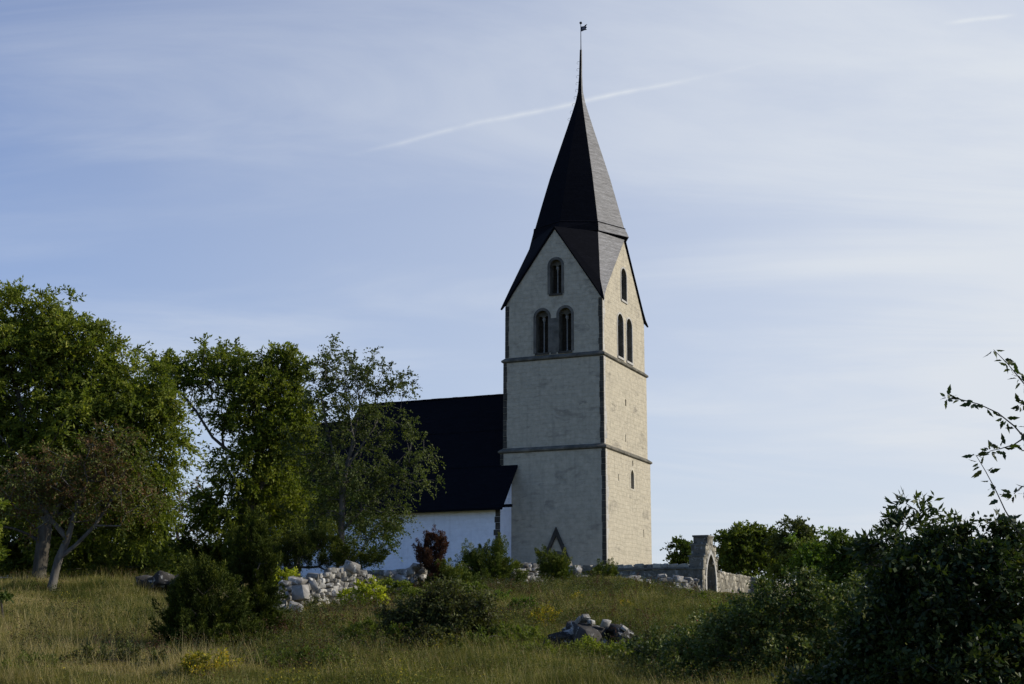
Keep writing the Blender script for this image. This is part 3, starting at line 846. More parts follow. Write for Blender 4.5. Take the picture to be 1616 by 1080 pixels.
# rock pile in the foreground
def rock_pile():
    c0 = at(925, 1034, 28.6); c0[2] = ground(c0[0], c0[1])
    E_ = empty('rock_pile', c0); tag(E_, 'dark rock pile with white lichen tops in the foreground grass, below the tower', 'rock pile')
    k = 29 / FPX
    spec = []
    for t in np.linspace(0, 1, 60):
        px = 838 + 176 * t + rng.uniform(-6, 6); top = -4 + np.interp(px, [840, 870, 895, 918, 935, 960, 985, 1010], [1022, 1008, 994, 982, 986, 990, 996, 1010])
        row = rng.uniform(top, 1032); w = rng.uniform(14, 36); spec.append((px, row + 9, w, w * rng.uniform(.28, .5)))
    spec += [(925, 1000, 50, 24), (960, 1006, 52, 22), (890, 1014, 46, 22), (945, 1020, 60, 22), (975, 996, 36, 14), (905, 990, 34, 13)]
    for i, (px, row, w, h) in enumerate(spec):
        d = 28.6 + rng.uniform(-.3, .6); c = at(px, row, d); S = Stones()
        S.add(c - c0, (w * k * 1.1, w * k * rng.uniform(.8, 1.2), h * k * 1.2), tilt=.3); S.build('rock', M['pile'], E_)
    # white-lichened crest stones
    for (px, row, w, h) in ((912, 980, 15, 7), (922, 976, 16, 8), (933, 982, 12, 8), (956, 985, 15, 6), (985, 992, 10, 5)):
        c = at(px, row, 28.4); S = Stones(); S.add(c - c0, (w * k, w * k, h * k), tilt=.5, tint=.6); S.build('rock', M['rubble'], E_)


rock_pile()


def lone_rock(px, row, d, w, h, label, mat='pile', n=3):
    c0 = gp(px, d); E_ = Stones(); k = d / FPX
    for i in range(n):
        c = at(px + (i - (n - 1) / 2) * w * .35, row + rng.uniform(-.1, .1) * h, d + rng.uniform(-.2, .2)) - c0
        E_.add(c, (w * k * .6, w * k * .6, h * k * rng.uniform(.8, 1.1)), tilt=.25)
    o = E_.build('rock', M[mat]); o.location = c0; tag(o, label, 'rock', 'single rocks in the grass')


lone_rock(258, 920, 46, 62, 26, 'low mossy rock mound in the meadow left of the dark juniper thicket')
lone_rock(836, 957, 48, 22, 12, 'small dark rock in the grass slope above and left of the rock pile', n=2)
lone_rock(1097, 944, 62, 9, 7, 'tiny dark rock on the slope below the gate arch', n=1)


# ------------------------------------------------------------------ churchyard wall and gate
def yard():
    def gz(lx, ly):
        x = CX + lx * math.cos(YAW) - ly * math.sin(YAW); y = CY + lx * math.sin(YAW) + ly * math.cos(YAW); return float(ground(x, y))
    E_ = empty('churchyard_wall', (CX, CY, 0), YAW)
    tag(E_, 'grey churchyard wall with flat coping slabs, in shade, running from the gate arch past the tower foot', 'stone wall')

    def wall(E_, axis, fixed, a, b, ztop, t=.55, cop=True, mat='yard', size=.42):
        S = Stones(); mb = MB(); cb = MB()
        s = a; step = 1 if b > a else -1; Lg = abs(b - a)
        # mortar core
        core = t * .50
        if axis == 'x': mb.box((min(a, b), fixed - core, 2.6), (max(a, b), fixed + core, ztop - .16))
        else: mb.box((fixed - core, min(a, b), 2.6), (fixed + core, max(a, b), ztop - .16))
        z = 2.8
        while z < ztop - .12:
            h = size * rng.uniform(.4, 1.0); p = 0
            while p < Lg:
                w = size * rng.uniform(.8, 1.9); q = a + step * (p + w / 2)
                lx, ly = (q, fixed) if axis == 'x' else (fixed, q)
                for sd_ in (-1, 1):
                    off = sd_ * (t * .27 + rng.normal(0, .02))
                    c = (q, fixed + off, z + h / 2) if axis == 'x' else (fixed + off, q, z + h / 2)
                    hh_ = h * rng.uniform(.95, 1.45); sz = (w * 1.05, t * .55, hh_) if axis == 'x' else (t * .55, w * 1.05, hh_)
                    S.add(c, sz, rz=rng.normal(0, .05), tilt=.06)
                p += w * .93
            z += h * .97
        S.build('stonework', M[mat], E_)
        mb.build('mortar_core', M['yard'], E_)
        if cop:
            p = 0
            while p < Lg:
                w = min(rng.uniform(1.6, 3.4), Lg - p); q0, q1 = a + step * p, a + step * (p + w - .03); zz = ztop - .14 + rng.uniform(-.03, .04)
                th = rng.uniform(.09, .14)
                if axis == 'x': cb.box((min(q0, q1), fixed - t * .62, zz), (max(q0, q1), fixed + t * .62, zz + th))
                else: cb.box((fixed - t * .62, min(q0, q1), zz), (fixed + t * .62, max(q0, q1), zz + th))
                p += w
            cb.build('coping', M['coping'], E_)
    wall(E_, 'x', -7.0, 9.86, -12, 4.80)
    E2 = empty('churchyard_wall', (CX, CY, 0), YAW)
    tag(E2, 'sunlit pale rubble churchyard wall right of the gate arch, running away behind the rose bushes', 'stone wall')
    wall(E2, 'y', 10.5, -3.72, 30, 4.80, cop=False, size=.38)
    # gate
    G = empty('gate_arch', (CX, CY, 0), YAW)
    tag(G, 'stepped stone gateway with pointed arch standing free at the churchyard corner', 'gate')
    x0, x1, yc = 9.88, 10.77, -5.6
    opening = arch(yc - .05, 2.8, 2.0, 5.65 - 2.8, .9, 10)
    steps = [(1.82, 2.8, 4.72), (1.52, 4.72, 5.48), (1.05, 5.48, 6.18), (.56, 6.18, 6.72)]
    out_ = []
    for hw_, a, b in steps: out_ += [(yc + hw_, a), (yc + hw_, b)]
    out_ = out_ + [(2 * yc - p[0], p[1]) for p in out_[::-1]]
    mb = MB(); slab(mb, out_, [[(p[0], p[1] + (.001 if p[1] < 2.81 else 0)) for p in opening]], ((x1, 0, 0), (0, 1, 0), (1, 0, 0)), x1 - x0)
    mb.build('masonry', M['yard'], G)
    SS = {-1: Stones(), 1: Stones()}   # facing stones set into both arch faces and the ends
    for hw_, a, b in steps:
        z = a + .02
        while z < b - .1:
            h = min(rng.uniform(.22, .36), b - z)
            for sgn in (-1, 1):
                yy = 0
                while yy < hw_:
                    w = rng.uniform(.25, .5); y_ = yc + sgn * (yy + w / 2)
                    inside_ = abs(y_ - yc) < 1.22 and z < 4.4 or (abs(y_ - yc) < 1.25 * (1 - max(0, z - 4.2) / 1.75) and z < 5.85)
                    if not inside_ and yy + w < hw_ + .1:
                        SS[sgn].add((x1 - .03, y_, z + h / 2), (.12, w * .98, h), rz=0, tilt=.03)
                    yy += w
            z += h
    for S in SS.values(): S.build('facing_stones', M['yard'], G)
    for hw_, a, b in steps[:3]:
        for q0, q1 in ((yc - hw_ - .035, yc - hw_ + .45), (yc + hw_ - .45, yc + hw_ + .035)):
            mb = MB(); mb.box((x0 - .07, q0, b - .075), (x1 + .06, q1, b + .022)); mb.build('ledge', M['coping'], G)
    mb = MB(); mb.box((x0 - .05, yc - .62, 6.645), (x1 + .055, yc + .62, 6.745)); mb.build('ledge', M['coping'], G)
    # dressed voussoirs round the opening
    oo = arch(yc - .05, 2.8, 2.42, 5.65 - 2.8 + .24, .9, 10); ii = opening; m_ = len(oo)
    mb = MB(); V_ = [(x1 + .05, p[0], p[1]) for p in oo] + [(x1 + .05, p[0], p[1]) for p in ii] + [(x1 - .05, p[0], p[1]) for p in oo] + [(x1 - .05, p[0], p[1]) for p in ii]
    F_ = []
    for i in range(1, m_):
        j = (i + 1) % m_; F_ += [(i, j, m_ + j, m_ + i), (m_ + i, m_ + j, 3 * m_ + j, 3 * m_ + i), (i, 2 * m_ + i, 2 * m_ + j, j)]
    mb.add(V_, F_); mb.build('arch_ring', M['palestone'], G)


yard()


# ------------------------------------------------------------------ trees
def skeleton(trunks, targets, alpha=.35, step=.45, wob=.10):
    """grow paths from a given trunk to every target; returns pos, parent, end nodes"""
    pos = []; par = []; path = []
    for tr in trunks:
        tr = np.array(tr, float)
        last = -1
        if pos: last = int(np.argmin(np.linalg.norm(np.array(pos) - tr[0], axis=1)))
        pts = [tr[0]]
        for a, b in zip(tr[:-1], tr[1:]):
            n = max(1, int(np.linalg.norm(b - a) / step)); pts += [a + (b - a) * (i + 1) / n for i in range(n)]
        for i, p in enumerate(pts):
            if last >= 0 and i == 0: continue
            pos.append(p); par.append(last); path.append(0 if last < 0 else path[last] + np.linalg.norm(p - pos[last])); last = len(pos) - 1
    root = np.array(pos[0]); order = np.argsort(np.linalg.norm(targets - np.array(pos).mean(0), axis=1))
    cap = len(pos) + len(targets) * 24; Pa = np.zeros((cap, 3)); n0 = len(pos); Pa[:n0] = pos; La = np.zeros(cap); La[:n0] = path; cnt = n0
    ends = []
    skip = max(1, int(1.5 / step))
    for ti in order:
        t = targets[ti]; dd = Pa[:cnt] - t; dist = np.sqrt((dd ** 2).sum(1))
        cost = dist + alpha * La[:cnt] + np.where(Pa[:cnt, 2] > t[2] + .3, (Pa[:cnt, 2] - t[2]) * .6, 0)
        cost[:skip] += 5
        j = int(np.argmin(cost)); a = Pa[j].copy(); L_ = dist[j]
        n = min(20, max(1, int(L_ / step))); mid = (a + t) / 2 + np.array([0, 0, .10 * L_]) + rng.normal(0, wob * L_, 3) * .5
        last = j
        for i in range(1, n + 1):
            s = i / n; p = (1 - s) ** 2 * a + 2 * s * (1 - s) * mid + s * s * t
            Pa[cnt] = p; La[cnt] = La[last] + np.linalg.norm(p - Pa[last]); par.append(last); last = cnt; cnt += 1
        ends.append(last)
    return Pa[:cnt], np.array(par), np.array(ends)


def branch_mesh(name, P, par, ends, r_base, mat, parent, r_tip=.008, ns=5, expo=1.75):
    n = len(P); w = np.zeros(n); w[ends] += 1
    for i in range(n - 1, 0, -1):
        if par[i] >= 0: w[par[i]] += w[i]
    w = np.maximum(w, 1); r = w ** (1 / expo); r = r_tip + (r - 1) / max(1e-6, (r[0] - 1)) * (r_base - r_tip)
    r[0] *= 1.25
    idx = np.where(par >= 0)[0]; a = P[par[idx]]; b = P[idx]; d = b - a; ln = np.linalg.norm(d, axis=1, keepdims=True) + 1e-9; d /= ln
    ra = np.minimum(r[par[idx]], r[idx] * 1.6)[:, None]; rb = r[idx][:, None]
    a = a - d * rb * .3; ra = ra * .965
    ref = np.where(np.abs(d[:, 2:3]) > .9, np.array([[1., 0, 0]]), np.array([[0, 0, 1.]])); u = np.cross(d, ref); u /= np.linalg.norm(u, axis=1, keepdims=True); v = np.cross(d, u)
    V = []; m = len(idx)
    for k in range(ns):
        t = 2 * math.pi * k / ns; q = u * math.cos(t) + v * math.sin(t); V.append(a + q * ra)
    for k in range(ns):
        t = 2 * math.pi * k / ns; q = u * math.cos(t) + v * math.sin(t); V.append(b + q * rb)
    V = np.stack(V, 1).reshape(-1, 3); base = (np.arange(m) * 2 * ns)[:, None]
    F = np.concatenate([base + np.array([k, (k + 1) % ns, ns + (k + 1) % ns, ns + k])[None] for k in range(ns)])
    return np_mesh(name, V, 4, mat, parent, F=F, smooth=True)


def unit(n):
    v = rng.normal(size=(n, 3)); return v / np.linalg.norm(v, axis=1, keepdims=True)


def leaf_quads(C, D, L_, W_, flat=.5, fold=False):
    """rhombic leaf at C pointing along D"""
    n = len(C); D = D / (np.linalg.norm(D, axis=1, keepdims=True) + 1e-9)
    up_ = unit(n) * (1 - flat) + np.array([[0, 0, 1.]]) * flat
    S = np.cross(D, up_); S /= np.linalg.norm(S, axis=1, keepdims=True) + 1e-9
    L_ = np.asarray(L_).reshape(-1, 1); W_ = np.asarray(W_).reshape(-1, 1)
    return np.stack([C, C + D * L_ * .42 + S * W_ * .5, C + D * L_, C + D * L_ * .42 - S * W_ * .5], 1).reshape(-1, 3)


def sprays(ends, dirs, n_tw, n_lf, tw_len, leaf, droop=.25, spread=1.0, up_bias=.15, flat=.35, comp=False):
    """twiglets radiating from branch ends, leaves along them; returns leaf quads + tints + twig quads"""
    n = len(ends)
    E_ = np.repeat(ends, n_tw, 0); Dm = np.repeat(dirs, n_tw, 0)
    td = Dm * .7 + unit(len(E_)) * spread; td[:, 2] += up_bias; td /= np.linalg.norm(td, axis=1, keepdims=True)
    tl = tw_len * rng.uniform(.45, 1.2, len(E_))
    s = (np.arange(n_lf) + .6) / n_lf
    C = E_[:, None] + td[:, None] * (tl[:, None, None] * s[None, :, None]); C[:, :, 2] -= droop * (s ** 2)[None] * tl[:, None]
    C = C.reshape(-1, 3) + rng.normal(0, .015, (n_lf * len(E_), 3))
    ld = np.repeat(td, n_lf, 0) * .8 + unit(len(C)) * .8; ld[:, 2] -= .2
    sz = rng.uniform(.65, 1.25, len(C))
    Q = leaf_quads(C, ld, leaf[0] * sz, leaf[1] * sz, flat)
    base = np.repeat(rng.uniform(0, 1, n), n_tw * n_lf)
    tint = np.clip(base * .45 + rng.normal(.28, .17, len(C)), 0, 1)
    return Q, tint, (E_, td, tl)


DK = 1.0


def lobe_points(lobes, dens, dref):
    """lobes: (px,row,d,rx_px,rz_px[,ry_m]) -> targets, biased to the shell"""
    out = []; dens = dens * DK
    for lb in lobes:
        px, row, d, rx, rz = lb[:5]; k = d / FPX; ry = lb[5] if len(lb) > 5 else (rx * k * .95)
        c = at(px, row, d); vol = (rx * k * rz * k * ry) ** (2 / 3)
        n = max(6, int(dens * vol)); u = unit(n) * (rng.uniform(0, 1, (n, 1)) ** .42)
        out.append(c + u * np.array([rx * k, ry, rz * k]))
    return np.concatenate(out)


def tree(name, base, trunks, lobes, label, dens=20, r=.22, leafm='leaf_ash', barkm='bark_grey', leaf=(.13, .055), n_tw=7, n_lf=11, tw_len=.55, alpha=.35, cat='tree', group=None,
         r_tip=.006, droop=.25, ragged=.0, up_bias=.15, extra=0, flat=.35, spread=1.0, crown='crown'):
    """trunks given as [(px,row,d),...]"""
    E_ = empty(name, base); tag(E_, label, cat, group)
    b0 = np.array(base)
    tr = [[at(*p) - b0 for p in t] for t in trunks]
    tr[0][0] = np.array([tr[0][0][0], tr[0][0][1], -.15])
    T = lobe_points(lobes, dens * 1.55, 0) - b0
    T = T + rng.normal(0, .26 + ragged, T.shape)
    T = T[T[:, 2] > .3]; leaf = (leaf[0] * 1.05, leaf[1] * 1.08); n_tw = int(n_tw * 1.35) + 1; n_lf += 3; tw_len *= 1.3; droop += .15
    P, par, ends = skeleton(tr, T, alpha)
    branch_mesh('trunk', P, par, ends, r, M[barkm], E_, r_tip)
    pe = P[ends]; dr = pe - P[par[ends]]; dr /= np.linalg.norm(dr, axis=1, keepdims=True) + 1e-9
    Q, t, tw = sprays(pe, dr, n_tw, n_lf, tw_len, leaf, droop, spread, up_bias, flat)
    np_mesh(crown, Q, 4, M[leafm], E_, t)
    return E_


def shrub(name, px, d, lobes, label, dens=30, leafm='leaf_deep', barkm='bark_dark', leaf=(.07, .045), n_tw=6, n_lf=9, tw_len=.3, cat='bush', group=None, stems=5, r=.03, up_bias=.3, r_tip=.004, spread=1.0, droop=.1, flat=.35, base=None, hips=0, alpha=.25, ragged=0):
    b0 = gp(px, d) if base is None else np.array(base, float)
    E_ = empty(name, b0); tag(E_, label, cat, group)
    T = lobe_points(lobes, dens * 1.7, 0) - b0; leaf = (leaf[0] * 1.2, leaf[1] * 1.25)
    if ragged: T = T + rng.normal(0, ragged, T.shape)
    gz_ = ground(T[:, 0] + b0[0], T[:, 1] + b0[1]) - b0[2]; T = T[T[:, 2] > gz_ + .03]
    assert len(T) > 3, label
    lo, hi = T[:, 0].min(), T[:, 0].max(); ext = (hi - lo) * .3; ymid = T[:, 1].mean()
    tr = [[np.array([0, 0, -.05]), np.array([0, 0, .12])]]
    P, par, ends = skeleton(tr, T, alpha, step=.25, wob=.14)
    branch_mesh('stems', P, par, ends, r, M[barkm], E_, r_tip, 4)
    pe = P[ends]; dr = pe - P[par[ends]]; dr /= np.linalg.norm(dr, axis=1, keepdims=True) + 1e-9
    Q, t, tw = sprays(pe, dr, n_tw, n_lf, tw_len, leaf, droop, spread, up_bias, flat)
    np_mesh('foliage', Q, 4, M[leafm], E_, t)
    if hips:
        mb = MB()
        for i in rng.choice(len(pe), hips):
            p = pe[i] + rng.normal(0, .1, 3); mb.tube([p + (0, 0, -.012), p + (0, 0, -.006), p + (0, 0, .008), p + (0, 0, .014)], [.004, .011, .010, .003], 6)
        tag(mb.build('rose_hips', M['hip'], E_), kind='stuff')
    return E_


def juniper(px, d, lobes, label, mat='needle', dens=45, plume=.38, cat='juniper', group=None, nn=190, needle=(.07, .018), up=.8, base=None):
    b0 = gp(px, d) if base is None else np.array(base, float)
    E_ = empty('juniper', b0); tag(E_, label, cat, group)
    T = lobe_points(lobes, dens * 1.9, 0) - b0
    gz_ = ground(T[:, 0] + b0[0], T[:, 1] + b0[1]) - b0[2]; T = T[T[:, 2] > gz_ - .1]
    P, par, ends = skeleton([[np.array([0, 0, -.05]), np.array([0, 0, .3])]], T, .2, step=.3)
    branch_mesh('stems', P, par, ends, .06, M['bark_dark'], E_, .006, 4)
    pe = P[ends]; ctr = pe.mean(0) * np.array([1, 1, .55]); out = pe - ctr; out /= np.linalg.norm(out, axis=1, keepdims=True) + 1e-9
    ax = out * .75 + unit(len(pe)) * .35; ax[:, 2] += up; ax /= np.linalg.norm(ax, axis=1, keepdims=True)
    n = len(pe); pl = plume * 1.25 * rng.uniform(.5, 1.5, n)
    s = rng.uniform(0, 1, (n, nn)) ** .8
    C = pe[:, None] + ax[:, None] * (pl[:, None] * (s - .25))[..., None]
    rad = unit(n * nn).reshape(n, nn, 3); rad -= (rad * ax[:, None]).sum(-1, keepdims=True) * ax[:, None]
    rad /= np.linalg.norm(rad, axis=-1, keepdims=True) + 1e-9
    wid = (pl * .24)[:, None] * (1 - s) ** .6 * rng.uniform(.3, 1, (n, nn))
    C = C + rad * wid[..., None]; C[..., 2] -= .35 * pl[:, None] * s ** 2 * (rng.uniform(0, 1, (n, 1)) < .5)
    Dn = ax[:, None] * .8 + rad * .7 + rng.normal(0, .25, (n, nn, 3))
    L_ = needle[0] * rng.uniform(.6, 1.4, n * nn)
    Q = leaf_quads(C.reshape(-1, 3), Dn.reshape(-1, 3), L_, needle[1] * np.ones(n * nn), .1)
    t = np.clip(np.repeat(rng.uniform(0, 1, n), nn) * .5 + (s.ravel()) * .35 + rng.normal(0, .1, n * nn), 0, 1)
    np_mesh('foliage', Q, 4, M[mat], E_, t)
    return E_


# left-hand trees
tree('ash_tree', gp(58, 53), [[(58, 925, 53), (64, 880, 53), (70, 835, 53), (60, 760, 53), (40, 680, 53), (20, 580, 53)], [(70, 835, 53), (110, 760, 53.5), (140, 680, 53.5), (150, 600, 53)], [(60, 760, 53), (10, 700, 52), (-60, 620, 52)]],
     [(0, 545, 53, 85, 85), (55, 545, 53, 62, 62), (105, 570, 53, 65, 75), (150, 590, 53.5, 60, 62), (195, 625, 53, 52, 55), (225, 660, 53, 48, 50), (130, 680, 53, 90, 70), (60, 680, 54, 110, 90), (200, 720, 53, 55, 45), (-70, 600, 53, 110, 130),
      (20, 478, 53, 34, 26), (90, 505, 53, 34, 28), (150, 535, 53, 30, 24), (245, 620, 53, 28, 26), (270, 700, 53, 26, 24), (0, 760, 54, 120, 70), (235, 750, 54, 40, 44), (262, 655, 53, 34, 34), (215, 810, 55, 50, 44), (150, 760, 55, 90, 50)],
     'tall ash tree with broad crown at the far left, thick trunk behind the leaning tree', dens=21, barkm='bark_dark', r=.28, n_tw=7, n_lf=12, leaf=(.15, .06), tw_len=.62)
tree('rowan_tree', gp(78, 45), [[(78, 937, 45), (86, 905, 45), (92, 882, 45), (106, 850, 45), (122, 800, 45), (140, 760, 45)], [(92, 882, 45), (118, 862, 45), (150, 830, 45), (182, 780, 45), (200, 740, 45)], [(106, 850, 45), (80, 820, 45), (50, 770, 45)]],
     [(60, 755, 45, 66, 42), (130, 745, 45, 66, 44), (195, 745, 45, 42, 36), (205, 790, 45, 38, 34), (110, 800, 45, 52, 30), (170, 710, 45, 44, 22), (40, 800, 45, 44, 30)],
     'small leaning tree with forked pale trunk and rusty brown crown', dens=30, r=.14, leafm='leaf_rust', n_tw=5, n_lf=7, leaf=(.09, .05), tw_len=.42, alpha=.3)
tree('broadleaf_tree', gp(392, 61), [[(392, 895, 61), (394, 850, 61), (396, 800, 61), (404, 740, 61), (412, 680, 61), (400, 620, 61), (380, 580, 61)], [(396, 800, 61), (420, 750, 61), (440, 690, 61), (450, 620, 61)], [(404, 740, 61), (370, 720, 61), (335, 690, 61), (310, 650, 61), (290, 625, 61)]],
     [(345, 582, 61, 52, 36), (292, 600, 61, 40, 34), (400, 600, 61, 55, 44), (440, 575, 61, 34, 30), (258, 578, 61, 28, 20), (465, 590, 61, 26, 30), (470, 650, 61, 30, 40), (410, 660, 61, 50, 56), (385, 740, 61, 50, 50), (440, 710, 61, 45, 60), (380, 820, 61, 60, 50), (455, 650, 61, 35, 40), (330, 800, 61, 34, 34), (440, 800, 61, 50, 50), (360, 660, 61, 26, 40)],
     'tall green tree with bare limbs on its left side, next to the open-crowned tree', dens=25, r=.26, n_tw=6, n_lf=11, leaf=(.14, .065), tw_len=.55, alpha=.3)
tree('alder_tree', gp(537, 57), [[(535, 890, 57), (538, 840, 57), (540, 790, 57), (546, 740, 57), (560, 680, 57), (572, 620, 57)], [(540, 790, 57), (530, 730, 57), (515, 670, 57), (505, 610, 57)], [(546, 740, 57), (580, 690, 57), (615, 640, 57)], [(538, 840, 57), (575, 800, 57), (620, 770, 57)], [(546, 740, 57), (560, 700, 56.5), (548, 640, 56.5), (545, 590, 57)]],
     [(560, 592, 57, 56, 36), (612, 606, 57, 30, 26), (516, 592, 57, 30, 30), (540, 650, 57, 60, 42), (595, 665, 57, 42, 36), (500, 720, 57, 46, 46), (560, 755, 57, 66, 50), (628, 762, 57, 44, 30), (660, 728, 57, 28, 18), (600, 820, 57, 46, 34), (512, 810, 57, 46, 40), (635, 610, 57, 12, 24), (530, 570, 57, 24, 20), (650, 700, 57, 16, 14)],
     'open-crowned tree with several slim pale stems in front of the dark nave roof', dens=24, r=.16, leafm='leaf_olive', n_tw=5, n_lf=8, leaf=(.085, .062), tw_len=.42, alpha=.22)
tree('broadleaf_tree', gp(470, 66), [[(470, 890, 66), (468, 820, 66), (460, 740, 66)]],
     [(470, 710, 66, 44, 44), (470, 770, 66, 60, 55), (520, 800, 66, 60, 50), (430, 800, 66, 60, 55), (470, 845, 66, 80, 35), (590, 850, 65, 40, 25)],
     'low dark tree filling the gap behind the stems of the open-crowned tree', dens=14, r=.16, leafm='leaf_deep', n_tw=7, n_lf=9, leaf=(.13, .07), tw_len=.5)
tree('hawthorn_tree', gp(285, 68), [[(285, 895, 68), (283, 860, 68), (275, 820, 68), (262, 790, 68)], [(283, 860, 68), (305, 830, 68), (325, 800, 68)]],
     [(262, 800, 68, 28, 34), (295, 790, 68, 30, 26), (325, 800, 68, 26, 30), (285, 835, 68, 45, 24)],
     'small round tree with orange-brown autumn leaves behind the meadow edge', dens=14, r=.10, leafm='leaf_orange', n_tw=5, n_lf=7, leaf=(.09, .06), tw_len=.4)
tree('broadleaf_tree', gp(170, 60), [[(170, 905, 60), (172, 860, 60), (168, 800, 60)]],
     [(30, 830, 61, 80, 60), (110, 820, 61, 70, 70), (190, 820, 60, 60, 60), (235, 840, 60, 38, 45), (150, 870, 59, 100, 32), (30, 880, 62, 80, 34), (235, 880, 59, 60, 28)],
     'dense dark green tree in the shade under the ash crown', dens=17, r=.16, leafm='leaf_mid', n_tw=7, n_lf=10, leaf=(.15, .075), tw_len=.55)
shrub('shrub', 300, 62, [(255, 868, 62, 40, 28), (300, 874, 62, 50, 22), (345, 880, 62, 40, 22)], 'dark shrub line below the orange-brown tree', dens=22, leafm='leaf_deep', leaf=(.12, .07), n_tw=6, tw_len=.4)
shrub('shrub', 215, 57, [(215, 890, 57, 36, 18), (170, 895, 57, 30, 15), (250, 893, 57, 30, 13)], 'low green shrub at the shaded meadow edge right of the leaning tree', dens=30, leafm='leaf_mid', leaf=(.09, .05), n_tw=6, tw_len=.3)
shrub('shrub', -15, 40, [(-20, 830, 40, 32, 50), (-10, 870, 40, 20, 20)], 'leafy branch of a shrub entering at the left edge beside the ash', dens=26, leafm='leaf_ash', leaf=(.12, .06), n_tw=6, tw_len=.4)
shrub('shrub', 8, 36, [(0, 940, 36, 16, 12)], 'tiny green shrub at the left edge of the meadow', dens=40, leafm='leaf_deep', leaf=(.07, .04), tw_len=.2)
# junipers around the ruined wall
juniper(402, 32, [(400, 850, 32, 18, 34), (408, 900, 32, 30, 36), (395, 940, 32, 34, 40), (408, 985, 32, 26, 30), (382, 880, 32, 26, 26), (418, 960, 32, 20, 30), (372, 905, 32, 20, 20)],
        'tall dark juniper with ragged tiers at the left end of the ruined wall', dens=150, plume=.34)
juniper(322, 29, [(318, 925, 29, 36, 24), (300, 965, 29, 36, 36), (345, 960, 29, 36, 40), (320, 1005, 29, 58, 36), (285, 1000, 29, 24, 30), (375, 1015, 29, 32, 26)],
        'wide dark bushy juniper in the left foreground, reaching down into tall grass', dens=135)
juniper(470, 46, [(440, 868, 46, 36, 24), (480, 860, 46, 30, 22), (510, 875, 46, 40, 26), (450, 892, 46, 40, 18), (548, 885, 46, 36, 18), (590, 883, 46, 26, 14), (512, 852, 46, 22, 16)],
        'spreading dark juniper thicket behind the ruined wall under the trees', dens=60)
juniper(683, 50, [(680, 858, 50, 13, 20), (668, 880, 50, 14, 14), (695, 872, 50, 12, 18), (682, 895, 50, 16, 22), (684, 920, 50, 10, 22)],
        'dead rusty brown juniper standing before the white nave wall', mat='needle_dead', dens=130, plume=.36)
juniper(768, 54, [(765, 885, 54, 24, 18), (785, 880, 54, 12, 24), (745, 895, 54, 16, 18), (790, 900, 54, 26, 18), (765, 910, 54, 36, 16), (740, 880, 54, 7, 9), (817, 912, 54, 14, 10)],
        'large green juniper bush in front of the nave corner', mat='needle_fresh', dens=95, plume=.42)
juniper(708, 50, [(705, 905, 50, 24, 14), (715, 920, 50, 28, 14), (735, 925, 50, 22, 12)],
        'low green juniper at the foot of the dead brown one', mat='needle_fresh', dens=85)
juniper(872, 62, [(868, 895, 62, 18, 16), (885, 898, 62, 14, 14), (856, 880, 62, 8, 10), (878, 908, 62, 22, 9)],
        'rounded green juniper in front of the tower portal', mat='needle_fresh', dens=110, plume=.42)
juniper(952, 68, [(955, 908, 68, 16, 10), (948, 895, 68, 5, 14), (962, 903, 68, 10, 10), (940, 912, 68, 14, 7)],
        'small juniper with one crooked upright shoot below the tower corner', mat='needle_fresh', dens=120, plume=.4)
# bushes on the slope
shrub('bush', 575, 40, [(585, 938, 39.5, 24, 17), (558, 947, 39.5, 24, 13), (575, 924, 39.5, 17, 12), (600, 948, 39.5, 12, 9)], 'bright yellow-green bush at the right foot of the ruined wall', dens=90, leafm='leaf_lime', leaf=(.06, .045), n_tw=6, n_lf=8, tw_len=.16, r=.015)
shrub('bush', 438, 42, [(442, 908, 42, 22, 12), (425, 916, 42, 16, 10), (460, 905, 42, 9, 9)], 'small yellow-green bush peeping over the left part of the ruined wall', dens=90, leafm='leaf_lime', leaf=(.06, .045), n_tw=6, n_lf=8, tw_len=.16, r=.015, base=gp(438, 42))
shrub('bush', 618, 43, [(612, 930, 43, 22, 16), (645, 932, 43, 22, 14)], 'dark green leafy bush right of the yellow-green bush', dens=70, leafm='leaf_ash', leaf=(.07, .045), tw_len=.18, r=.015)
shrub('bush', 520, 38, [(510, 962, 38, 26, 12), (540, 966, 38, 22, 9)], 'dull grey-green bush growing low at the foot of the ruined wall', dens=70, leafm='twig', leaf=(.05, .03), tw_len=.2, r=.012)
shrub('thorn_bush', 695, 30, [(690, 965, 30, 50, 34), (745, 970, 30, 40, 30), (635, 975, 30, 36, 26), (720, 985, 30, 46, 34), (665, 990, 30, 40, 28), (700, 940, 30, 30, 20), (740, 1005, 30, 30, 18), (690, 1015, 29.5, 60, 26)], 'tangled dark blackthorn bush with fine twigs in the middle of the slope', dens=150, leafm='twig', leaf=(.055, .032), n_tw=8, n_lf=9, tw_len=.3, r=.025, spread=1.3)
